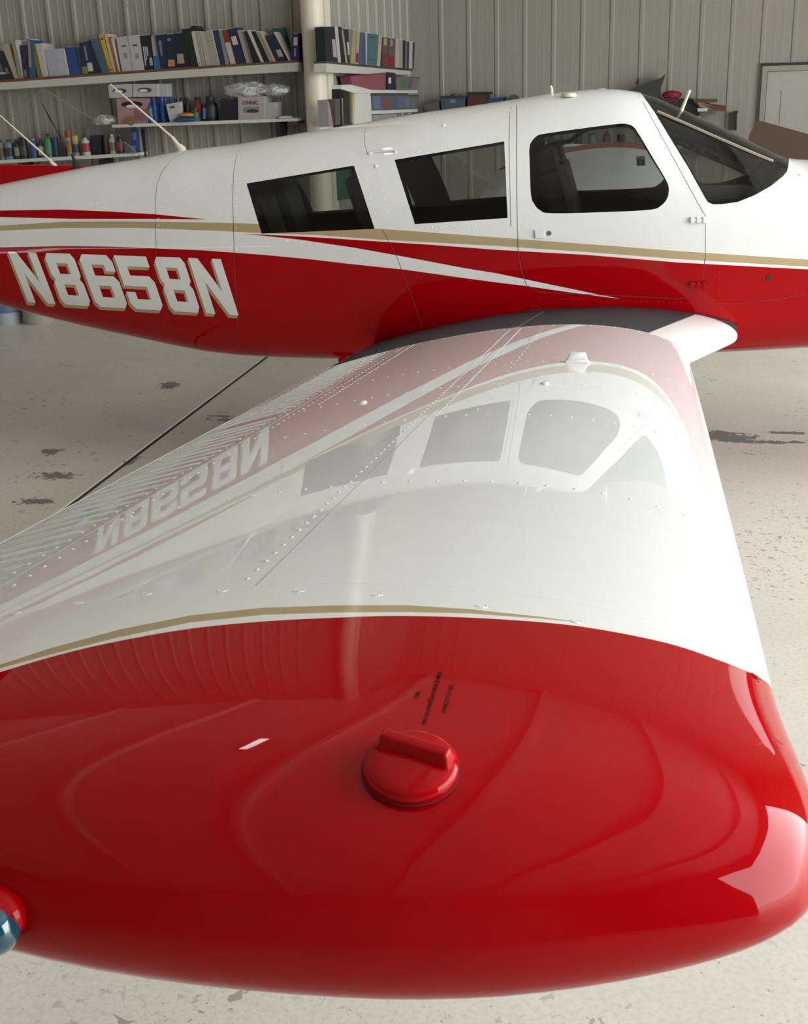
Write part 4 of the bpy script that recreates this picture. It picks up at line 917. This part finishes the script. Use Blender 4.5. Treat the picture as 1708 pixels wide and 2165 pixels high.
def blob(name, cx, cy, rx, ry, off, mat_, label, cat, seed=1, pl=onleft, bz=None, amp=.22):
    c = pl(cx, cy, off); sx = np.linalg.norm(pl(cx + rx, cy, off) - c); sz = np.linalg.norm(pl(cx, cy + ry, off) - c); rnd = random.Random(seed)
    bm = bmesh.new(); bmesh.ops.create_icosphere(bm, subdivisions=4, radius=1)
    W_ = [(np.array([rnd.gauss(0, 1) for _ in range(3)]), rnd.uniform(0, 6.3), rnd.uniform(2.5, 8)) for _ in range(14)]
    for v in bm.verts:
        p = np.array(v.co); k = 1 + amp * sum(abs(math.sin(f_ * p.dot(d) / np.linalg.norm(d) + ph)) - .6 for d, ph, f_ in W_) / 4
        p = p * k; v.co = c + WT * p[0] * sx + WNm * p[1] * .10 + np.array([0, 0, p[2] * sz])
        if bz is not None: v.co.z = max(v.co.z, bz)
    me = bpy.data.meshes.new(name); bm.to_mesh(me); bm.free(); me.materials.append(mat_); me.polygons.foreach_set('use_smooth', [True] * len(me.polygons))
    o = bpy.data.objects.new(name, me); COL.objects.link(o); return tag(o, label, cat)
blob('plastic_bag', 224, 255, 23, 13, .20, BAG, 'crumpled clear plastic bag at the left end of the middle shelf', 'bag', 3, bz=float(onleft(237, 264.5, .3)[2]) + .004)
def bottle(cx, ytop, ybot, w, col, label, cat, group, s=Q5, base=shm, off=.2, kind='can', capc=None, labelc=None, name=None, z=0, cap_h=.16, neck=.4, pl=onleft):
    k, ox, oy = s; x = cx / k + ox; yt_ = ytop / k + oy; yb = ybot / k + oy
    if base is not None: yb = float(base(x)) + .1
    b = pl(x, yb, off); t = pl(x, yt_, off); h = t[2] - b[2]; r = np.linalg.norm(pl(x + w / k / 2, yb, off) - b)
    nm = name or ('spray_can' if kind == 'can' else 'bottle')
    if kind == 'can': body = [(r * .94, 0), (r, .01), (r, h * .76), (r * .86, h * .82), (r * .5, h * .86), (r * .48, h * .88)]; cp = [(r * .42, h * .87), (r * .42, h * .98), (r * .3, h)]
    elif kind == 'cap': body = [(r * .94, 0), (r, .01), (r, h * (1 - cap_h))]; cp = [(r * 1.02, h * (1 - cap_h)), (r * 1.02, h * .99), (r * .9, h)]
    else: body = [(r * .92, 0), (r, .012), (r, h * .62), (r * .85, h * .72), (r * neck, h * .80), (r * neck, h * .86)]; cp = [(r * neck * 1.15, h * .85), (r * neck * 1.15, h * .99), (r * neck, h)]
    o = MB().lathe(b, body, 16).build(nm, cm(*col), None, smooth=True); tag(o, label, cat, group)
    MB().lathe(b, cp, 12).build('cap', cm(*(capc or (30, 30, 32))), o, smooth=True)
    if labelc: MB().lathe(b + (0, 0, h * .18), [(r * 1.015, 0), (r * 1.015, h * .42)], 16).build('label_wrap', cm(*labelc), o, smooth=True)
    return o
GO = 'oil and fluid bottles on the middle shelf'
bl = (20, 74, 150)
bottle(676, 385, 685, 74, (26, 66, 110), 'blue bottle with a dull grey label, left-most of the blue bottles', 'bottle', GO, kind='bottle', labelc=(96, 104, 104), capc=(120, 110, 90), off=.24)
for i, (x, lb) in enumerate(((738, 'tall blue bottle, first right of the one with the grey label'), (788, 'tall blue bottle, second in the blue row'), (836, 'tall blue bottle, third in the blue row'), (872, 'tall blue bottle half hidden by the white paper bag'))):
    bottle(x, 368, 685, 60, bl, lb, 'bottle', GO, kind='bottle', capc=(24, 92, 176), off=.22 - .035 * (i % 2), neck=.42)
bottle(940, 370, 680, 50, bl, 'blue-capped bottle standing behind the left of the white paper bag', 'bottle', GO, kind='bottle', capc=(24, 92, 176), off=.12, neck=.5); bottle(997, 370, 680, 50, bl, 'blue-capped bottle standing behind the right of the white paper bag', 'bottle', GO, kind='bottle', capc=(24, 92, 176), off=.12, neck=.5)
b = slabpx('paper_bag', pq([(858, 458), (1025, 428), (1032, 600), (1010, 672), (908, 680)], base=None), .28, .06, cm(196, 192, 190), None, onleft, 'white printed paper bag standing in front of the blue bottles', 'bag')
slabpx('print', pq([(900, 485), (960, 475), (965, 500), (905, 512)]), .2815, .001, cm(80, 60, 66), b)
bottle(1068, 378, 680, 66, (16, 20, 26), 'left of two black bottles behind the yellow cloth', 'bottle', GO, kind='bottle', off=.18, neck=.55); bottle(1132, 376, 680, 60, (18, 22, 28), 'right of two black bottles behind the yellow cloth', 'bottle', GO, kind='bottle', off=.18, neck=.5)
blob('shop_cloth', 400 - 3, 243, 19, 5, .25, cm(196, 140, 40), 'folded yellow-orange cloth lying on the blue scrub brush', 'cloth', 5, amp=.15)
blob('scrub_brush', 395, 253.0, 27, 6.0, .26, cm(34, 84, 136), 'blue scrub brush lying at the front of the middle shelf', 'brush', 6, bz=float(onleft(395, 257.6, .3)[2]), amp=.18)
bottle(1262, 368, 660, 110, (150, 24, 34), 'red bottle with a black cap on the middle shelf', 'bottle', GO, kind='bottle', off=.17, neck=.5)
bottle(1225, 500, 665, 80, (64, 104, 60), 'small green bottle standing in front of the red one', 'bottle', GO, kind='bottle', off=.26, neck=.4, capc=(60, 90, 50))
jug = bottle(1412, 362, 650, 150, (22, 24, 30), 'large black oil jug with a blue label stripe', 'bottle', GO, kind='bottle', off=.20, neck=.62, labelc=(40, 44, 48))
slabpx('label_stripe', pq([(1300, 505), (1335, 505), (1335, 635), (1305, 635)]), .285, .004, cm(60, 120, 180), jug)
cs = slabpx('tool_case', [(467, 214), (486, 211), (504, 216), (505, 232), (505, 254.0), (464, 256)], .27, .2, cm(14, 18, 30), None, onleft, 'black tool case with a wire loop handle beside the white carton', 'case')
lp = [onleft(473 + 8 * math.cos(t), 218 - 8 * math.sin(t), .26) for t in np.linspace(0, math.pi, 10)]; MB().tube(lp, .006, 6).build('handle', IRON, cs, smooth=True)
bx = slabpx('carton', [(503, 205), (558, 203), (559, 250 + 2.6), (504, 250 + 3.6)], .28, .2, cm(178, 168, 160), None, onleft, 'white carton printed in capitals, under the big plastic bag', 'box')
slabpx('picture_panel', [(514, 226), (548, 225), (548, 238), (514, 239)], .2815, .001, cm(140, 136, 132), bx); slabpx('picture', oval(534, 234.5, 13, 4), .283, .001, cm(56, 64, 66), bx)
def flat_text(body, pl, x0, y0, x1, h, off, mat_, parent):
    v, f = text_pts(body); a, b_ = v[:, 0].min(), v[:, 0].max(); P_ = [pl(x0 + (x1 - x0) * (x - a) / (b_ - a), y0 - h * y / .72, off) for x, y in v]
    return mesh_obj('lettering', P_, f, mat_, parent)
flat_text('CINNIC', onleft, 512, 221, 546, 8, .2825, cm(36, 44, 46), bx)
slabpx('carton', [(559, 218), (583, 216), (584, 251.5), (561, 252.4)], .26, .16, cm(176, 174, 164), None, onleft, 'narrow pale carton between the printed carton and the shelf end', 'box')
blob('plastic_bag', 520, 190, 44, 17, .24, BAG, 'large crumpled plastic bag draped over the printed white carton', 'bag', 11); blob('plastic_wrap', 582, 190, 28, 13, .20, BAG, 'bunched clear plastic wrap right of the large plastic bag', 'bag', 12)
blob('paper_scrap', 604, 248.0, 14, 3.0, .22, PAPER, 'small scrap of white paper at the right end of the middle shelf', 'paper', 13, bz=float(onleft(604, 250.6, .3)[2]))
slabpx('wood_block', [(607, 259), (629, 254), (629, 262), (608, 265)], .22, .19, cm(128, 72, 34), None, onleft, 'short orange-brown wood block fixed under the right end of the middle shelf', 'wood')
# ---- cans on the lower shelf
GC = 'cans and bottles on the lower left shelf'
for x, yt_, yb, w, col, capc, labc, knd, lb in (
 (-14, 1790, 2020, 60, (70, 76, 74), (40, 40, 44), None, 'can', 'grey can cut by the left edge of the picture'),
 (48, 1780, 2020, 66, (150, 150, 144), (60, 60, 64), (120, 110, 108), 'can', 'pale grey spray can, first full one from the left'),
 (136, 1770, 2010, 106, (110, 130, 156), (60, 64, 70), (60, 40, 54), 'can', 'wide silver-blue spray can second from the left'),
 (238, 1770, 2005, 84, (40, 40, 44), (60, 60, 60), (150, 140, 104), 'can', 'black spray can with a cream label'),
 (318, 1745, 2005, 88, (24, 26, 30), (14, 14, 16), (70, 66, 66), 'cap', 'black can with a broad black cap'),
 (448, 1758, 1996, 84, (40, 78, 160), (150, 150, 150), (50, 70, 150), 'can', 'bright blue spray can right of the black-capped one'),
 (540, 1760, 1995, 78, (24, 84, 88), (120, 50, 36), (196, 170, 130), 'bottle', 'small teal and cream bottle with a red-brown cap'),
 (640, 1700, 1990, 100, (62, 128, 96), (40, 44, 44), (74, 140, 106), 'can', 'tall green gas cylinder can in the middle of the lower shelf'),
 (718, 1748, 1986, 78, (34, 30, 78), (28, 24, 70), None, 'cap', 'deep purple can behind the green cylinder'),
 (825, 1890, 1980, 64, (20, 24, 32), (14, 16, 20), None, 'cap', 'squat dark tin between purple and red-capped cans'),
 (900, 1660, 1975, 80, (150, 146, 140), (170, 44, 32), (150, 112, 40), 'cap', 'tall can with a bright red cap'),
 (980, 1722, 1975, 76, (150, 150, 146), (196, 170, 30), (70, 58, 60), 'cap', 'silver can with a yellow cap'),
 (1105, 1708, 1965, 92, (196, 190, 190), (60, 66, 70), (170, 40, 60), 'bottle', 'white and red bottle right of the yellow-capped can'),
 (1372, 1700, 1955, 60, (96, 64, 34), (80, 50, 28), None, 'cap', 'brown tin left of the silver can at the shelf end')):
    bottle(x, yt_, yb, w, col, lb, 'can' if knd != 'bottle' else 'bottle', GC, s=A, base=shb, kind=knd, capc=capc, labelc=labc, off=.22, cap_h=.26)
for x, yt_, yb, w, col, capc, labc, lb in ((228, 815, 1052, 76, (160, 160, 156), (190, 188, 180), (120, 96, 84), 'silver spray can with a pale nozzle near the end of the lower shelf'), (318, 812, 1050, 74, (40, 34, 38), (70, 70, 70), (130, 50, 50), 'black and red spray can, last tall one on the lower shelf')):
    bottle(x, yt_, yb, w, col, lb, 'can', GC, s=Q5, base=shb, kind='can', capc=capc, labelc=labc, off=.23)
slabpx('carton', [(191, 287), (214, 287), (215, 327.0), (192, 328.5)], .2, .14, cm(24, 28, 40), None, onleft, 'black square carton on the lower shelf behind a small tin', 'box')
slabpx('carton', [(265, 309), (277, 308), (278, 324.3), (266, 325)], .25, .10, cm(90, 96, 130), None, onleft, 'tiny blue-grey box at the right end of the lower shelf', 'box')
tb = slabpx('spray_tube', [(275, 274), (287, 274), (290, 317), (280, 317)], .15, .05, cm(30, 72, 150), None, onleft, 'blue tube hanging on the wall under the middle shelf', 'tube'); slabpx('label_wrap', [(278, 280), (287, 280), (289, 296), (281, 296)], .153, .002, cm(120, 120, 160), tb)
slabpx('pry_bar', [(297, 272), (303, 272), (307, 331), (305, 331)], .10, .03, cm(24, 30, 50), None, onleft, 'dark slim bar hanging on the wall right of the blue tube', 'bar')
# ---- cabinet and bins on the return wall
Rr = (5.693, 600, 0)
def rq(*p): return [(x / 5.693 + 600, y / 5.693) for x, y in p]
cab = empty('open_cabinet', onret(820, 230, .12), 'white open cabinet with two shelf boards below the right book shelf', 'cabinet')
slabpx('top_board', rq((690, 1022), (1045, 1010), (1045, 1120), (860, 1125), (690, 1070)), .14, .13, WHITEB, cab, onret)
slabpx('door_panel', rq((862, 1128), (1045, 1122), (1062, 1500), (850, 1520)), .14, .02, WHITEB, cab, onret)
slabpx('side_panel', rq((680, 1030), (692, 1030), (712, 1560), (700, 1560)), .13, .12, IRON, cab, onret)
slabpx('shelf_board', rq((1045, 1080), (1610, 1088), (1610, 1118), (1045, 1122)), .14, .13, WHITEB, cab, onret)
slabpx('shelf_board', rq((1060, 1332), (1610, 1312), (1610, 1345), (1065, 1375)), .14, .13, WHITEB, cab, onret)
slabpx('drawer_front', rq((1070, 1385), (1340, 1370), (1340, 1440), (1075, 1460)), .13, .12, cm(150, 150, 150), cab, onret)
def basket(quad, col, label, s=Rr, pl=onret, off=.15, name='basket', cat='basket', stuff=None, lid=None):
    q = rq(*quad); b = slabpx(name, q, off, .11, cm(*col), None, pl, label, cat)
    rim = [(q[0][0] - .8, q[0][1] - 1), (q[1][0] + .8, q[1][1] - 1), (q[1][0] + .8, q[1][1] + 1.4), (q[0][0] - .8, q[0][1] + 1.4)]
    slabpx('rim', rim, off + .006, .12, cm(*(lid or [max(0, c - 30) for c in col])), b, pl)
    for (u0, v0, u1, v1, c) in (stuff or []):
        Q = [np.array(v) for v in q]; f = lambda u, v: tuple((Q[0] * (1 - u) + Q[1] * u) * (1 - v) + (Q[3] * (1 - u) + Q[2] * u) * v)
        slabpx('contents', [f(u0, v0), f(u1, v0), f(u1, v1), f(u0, v1)], off + .002, .0018, cm(*c), b, pl)
    return b
basket([(800, 915), (1228, 880), (1225, 1075), (1048, 1075), (820, 1018)], (150, 70, 86), 'long dusty-red basket under the right book shelf', cat='basket')
slabpx('binder', rq((1236, 868), (1345, 878), (1350, 1078), (1240, 1078)), .14, .10, cm(22, 26, 46), None, onret, 'dark blue binder between the red basket and the clear bin', 'binder')
slabpx('paper_tag', rq((1262, 935), (1290, 935), (1290, 1005), (1262, 1005)), .142, .001, PAPER, None, onret, 'white tag stuck on the dark blue binder', 'tag')
ST = [(.02, .1, .16, .9, (120, 120, 60)), (.16, .15, .48, .9, (84, 110, 92)), (.52, .15, .72, .9, (110, 84, 84))]
basket([(1362, 925), (1636, 932), (1612, 1080), (1362, 1078)], (118, 122, 116), 'grey-green see-through bin at the right end under the book shelf', name='storage_bin', cat='bin', stuff=ST)
basket([(1060, 1142), (1338, 1136), (1338, 1318), (1068, 1328)], (84, 92, 106), 'left clear plastic bin with blue and orange contents', name='storage_bin', cat='bin', stuff=[(.05, .12, .35, .9, (92, 112, 150)), (.5, .12, .78, .9, (130, 78, 60))])
basket([(1344, 1132), (1624, 1150), (1612, 1310), (1344, 1318)], (92, 100, 110), 'right clear plastic bin with blue-grey contents', name='storage_bin', cat='bin', stuff=[(.12, .2, .34, .9, (84, 104, 140)), (.4, .2, .62, .9, (110, 120, 126)), (.7, .2, .92, .9, (104, 114, 120))])
GM = 'magazines and files in the open cabinet'
for q, c, lb in (([(525, 1200), (545, 1235), (600, 1520), (545, 1525)], (150, 140, 140), 'leaning magazine with dark and white pages, nearest the post'), ([(548, 1210), (572, 1240), (612, 1500), (590, 1520)], (110, 24, 40), 'dark red leaning magazine in the cabinet'),
 ([(615, 1200), (690, 1180), (700, 1495), (625, 1505)], (86, 84, 78), 'grey spiral-bound catalogue in the cabinet'), ([(690, 1180), (712, 1180), (716, 1492), (702, 1494)], (150, 134, 96), 'thin tan file beside the spiral catalogue'),
 ([(714, 1100), (790, 1090), (800, 1482), (718, 1492)], (34, 36, 34), 'black file box with a pale label in the cabinet'), ([(792, 1200), (814, 1195), (820, 1480), (802, 1482)], (110, 104, 92), 'thin grey file between black box and yellow binder'),
 ([(818, 1078), (860, 1072), (850, 1478), (826, 1480)], (190, 156, 36), 'yellow binder standing against the white cabinet door')):
    slabpx('file', rq(*q), .12, .10, cm(*c), None, onret, lb, 'file', GM)
# ---- far wall: shelf with clutter seen over the roof and through the windows
sb = empty('wall_shelf', onback(1200, 240, .3), 'high shelf on the far back wall, mostly hidden behind the cabin roof', 'shelf'); slabpx('board', [(905, 239), (1478, 246), (1478, 250), (905, 243)], .40, .37, WHITEB, sb, onback)
for x in (960, 1180, 1400): slabpx('bracket', [(x, 243 + (x - 905) * .012), (x + 5, 243 + (x - 905) * .012), (x + 5, 262), (x, 262)], .3, .28, IRON, sb, onback)
def shk(x): return np.interp(x, [905, 1478], [239, 246])
def bk_(quad, col, label, cat, name, off=.36, dep=.25, base=True, lid=None):
    q = list(quad)
    if base: q[2] = (q[2][0], float(shk(q[2][0])) + .1); q[3] = (q[3][0], float(shk(q[3][0])) + .1)
    return slabpx(name, q, off, dep, cm(*col), None, onback, label, cat)
bk_([(893, 222), (928, 214), (929, 236), (906, 236)], (92, 90, 80), 'olive-grey sack slumped left of the blue-grey tote', 'sack', 'sack')
b = bk_([(931, 206), (984, 206), (981, 240), (934, 240)], (70, 84, 96), 'blue-grey plastic tote with a pale label on the far shelf', 'bin', 'storage_bin'); slabpx('rim', [(929, 203.5), (986, 203.5), (986, 207.5), (929, 207.5)], .37, .27, cm(44, 58, 66), b, onback); slabpx('label_patch', [(951, 210), (963, 210), (963, 218), (951, 218)], .362, .001, cm(130, 126, 124), b, onback)
blob('work_gloves', 963, 201, 9, 4, .25, cm(100, 106, 96), 'grey-green gloves heaped on the blue-grey tote', 'gloves', 21, onback, bz=float(onback(963, 203.6, .25)[2]))
b = bk_([(989, 198), (1027, 197), (1030, 240), (987, 240)], (84, 42, 28), 'red-brown wooden box with a dark lid on the far shelf', 'box', 'wooden_box'); slabpx('lid', [(986, 195.5), (1032, 194.5), (1034, 200), (986, 199)], .37, .27, cm(40, 34, 30), b, onback)
bk_([(1029, 209), (1063, 206), (1066, 241), (1030, 241)], (26, 62, 118), 'bright blue bag beside the red-brown box', 'bag', 'tool_bag')
bk_([(1068, 212), (1082, 200), (1090, 207), (1092, 241), (1068, 241)][:5], (58, 72, 74), 'dark teal folded thing right of the blue bag', 'pouch', 'pouch', base=False)
b = slabpx('canvas_bag', [(1322, 196), (1345, 184), (1370, 175), (1398, 164), (1404, 157), (1402, 166), (1394, 186), (1397, 243.5), (1326, 242.5)], .36, .25, cm(54, 54, 48), None, onback, 'dark canvas bag with a handle sticking up beyond the cabin roof', 'bag')
slabpx('handle', [(1343, 176), (1349, 166), (1351, 166), (1350, 182)], .362, .03, cm(40, 40, 38), b, onback)
blob('red_cloth', 1420, 201, 20, 9, .28, cm(150, 14, 50), 'crimson cloth heap beside the dark canvas bag', 'cloth', 23, onback)
bk_([(1398, 208), (1430, 206), (1446, 246), (1400, 246)], (70, 22, 22), 'dark red crate under the crimson cloth', 'crate', 'crate')
bk_([(1432, 209), (1462, 208), (1478, 232), (1478, 246), (1440, 246)][:5], (20, 20, 22), 'black folded tarp on the far shelf behind the probe', 'tarp', 'tarp', base=False)
for q, c, lb in (([(1466, 210), (1515, 211), (1516, 216), (1468, 218)], (104, 58, 26), 'upper orange-brown plank sticking out at the right end of the far shelf'), ([(1478, 219), (1534, 225), (1534, 236), (1512, 234)], (110, 54, 28), 'broad red-brown plank, lowest and longest of the protruding boards'),
 ([(1472, 214), (1505, 222), (1512, 234), (1480, 226)], (150, 128, 86), 'pale yellow board between the two brown planks')):
    slabpx('plank', q, .44, .34, cm(*c), None, onback, lb, 'plank', 'boards on the far shelf')
slabpx('paper_roll', [(1474, 229), (1495, 228), (1496, 235), (1475, 236)], .46, .06, cm(196, 200, 206), None, onback, 'short white roll lying under the protruding boards', 'roll')
tb = slabpx('wall_bracket', [(1550, 236), (1560, 235), (1560, 239), (1550, 239)], .20, .19, IRON, None, onback, 'dark steel bracket hanging on the back wall left of the door', 'bracket'); slabpx('bracket_arm', [(1553, 239), (1558, 239), (1557, 275), (1552, 275)], .12, .11, IRON, tb, onback)
# long workbench shelf seen through the cabin windows
ws_ = empty('wall_shelf', onback(1320, 304, .4), 'long white shelf on the back wall, seen through the cabin windows', 'shelf'); slabpx('board', [(1140, 304), (1488, 308), (1488, 313), (1140, 309)], .40, .38, WHITEB, ws_, onback)
slabpx('bracket', [(1486, 309), (1510, 309), (1510, 312), (1486, 312)], .2, .18, IRON, ws_, onback); slabpx('bracket', [(1492, 312), (1498, 312), (1497, 326), (1493, 326)], .2, .18, IRON, ws_, onback)
cols = [((44, 40, 40), 'dark bottle'), ((90, 94, 104), 'grey-blue can'), ((30, 34, 44), 'black jug'), ((120, 120, 120), 'pale can'), ((110, 24, 40), 'red can'), ((40, 60, 66), 'dark teal bottle'), ((100, 100, 130), 'violet-grey jar'), ((34, 40, 50), 'charcoal tin'), ((150, 150, 160), 'white-grey jar'), ((40, 52, 84), 'navy bottle')]
wh = ['left end', 'second place', 'third place', 'fourth place', 'middle left', 'middle', 'middle right', 'eighth place', 'ninth place', 'right end']
for i, x in enumerate((1165, 1192, 1222, 1252, 1282, 1312, 1400, 1425, 1450, 1472)):
    c, nm_ = cols[i]; bottle(x, 284 - (i * 7 % 5) * 2, 304, 17, c, '%s at the %s of the shelf seen through the cabin windows' % (nm_, wh[i]), 'can', 'cans on the shelf behind the cabin', s=(1, 0, 0), base=lambda v: np.interp(v, [1140, 1488], [304, 308]), kind='cap' if i % 2 else 'bottle', off=.28, pl=onback)
# cardboard leaning by the door
cbd = MB(); q = [onplane(x, y, (0, 13.6, 0), WNm) for x, y in ((1601, 254), (1760, 298), (1760, 560), (1570, 520), (1583, 288))]
zb_ = min(p[2] for p in q)
for p in q[2:4]: p[2] = 0.0
o = cbd.prism(q[::-1], [p + WNm * .06 for p in q[::-1]]).build('cardboard_box', cm(88, 60, 42), None); tag(o, 'flattened brown cardboard box standing in front of the side door', 'box')
# green panel and bins under the right shelf, buckets on the floor
gp = slabpx('green_panel', [(700, 352), (752, 346), (752, 420), (700, 425)], .10, .09, cm(40, 110, 76), None, onleft, 'green panel low on the wall behind the column, seen through the rear window', 'panel')
def bucket(px, py, w, h, col, label, band=None, lid=None, cat='bucket'):
    b = fpx(px, py); r = w / 2; o = MB().lathe(b, [(r * .86, 0), (r * .88, .01), (r, h - .03), (r * 1.04, h - .03), (r * 1.04, h), (r * .94, h), (r * .92, h - .02)], 26).build('bucket', cm(*col), None, smooth=True); tag(o, label, cat, 'white buckets on the floor')
    if band: MB().lathe(b + (0, 0, h * .3), [(r * .93, 0), (r * .985, h * .4)], 26).build('printed_band', cm(*band), o, smooth=True)
    MB().lathe(b + (0, 0, h - .012), [(r * 1.02, 0), (r * 1.02, .02), (r * .9, .026)], 26).build('lid', cm(*(lid or col)), o, smooth=True)
bucket(16, 683, .30, .37, (188, 190, 204), 'white bucket with a blue printed band, under the tail at the left edge', (92, 120, 168))
bucket(82, 682, .29, .37, (178, 174, 160), 'plain off-white bucket, right of the one with the blue band')
bucket(50, 668, .12, .30, (22, 30, 34), 'small dark can standing between the two white buckets', cat='can')
# cords
def cord(name, pts, off, r, col, label): tag(MB().tube([onleft(x, y, off) for x, y in catmull(pts, 5)], r, 6).build(name, cm(*col), None, smooth=True), label, 'cord')
cord('cord', [(288, -6), (262, 20), (238, 44), (210, 70)], .10, .004, (150, 146, 132), 'thin pale cord running down to the books on the upper shelf')
cord('cord', [(-10, 273), (30, 243), (60, 215), (88, 189)], .33, .005, (150, 144, 126), 'pale cord rising to the girt at the far left')
cord('cord', [(90, 188), (125, 208), (160, 231), (205, 256)], .33, .005, (150, 144, 126), 'pale cord sloping from the girt down to the plastic bag')
cord('cord', [(262, 300), (280, 314), (292, 326), (306, 333)], .33, .005, (150, 146, 136), 'short pale cord below the right end of the lower shelf')
tag(MB().tube([onleft(90, 219, .2), onleft(103, 246, .2), onleft(131, 296, .2)], [.004, .008, .004], 6).build('rod', IRON, None, smooth=True), 'thin black rod hanging on the wall above the green cylinder can', 'rod')
# lamps
ceil_lamp(-3.0, 6.15, .11, 1.0, 'long tube lamp on the ceiling left of the wing')
# rafters
for i, x in enumerate((-7.4, -4.8, -2.2, .4, 3.0, 5.6)):
    tag(MB().box((x, 3.6, HC - .10), (.10, 24.5, .20)).build('trim_%d' % (4 + i), CEILM), kind='structure')
# ------------------------------------------------------------------ finish: give every top-level mesh an origin at its base
bpy.context.view_layer.update()
for o in list(COL.objects):
    if o.type == 'MESH' and o.parent is None and o.get('kind') != 'structure':
        v = np.empty(len(o.data.vertices) * 3); o.data.vertices.foreach_get('co', v); v = v.reshape(-1, 3)
        c = (v.min(0) + v.max(0)) / 2; c[2] = v[:, 2].min()
        o.data.transform(Matrix.Translation([-float(q) for q in c])); o.location = c.tolist()
        for ch in o.children: ch.matrix_parent_inverse = Matrix.Translation([-float(q) for q in c])
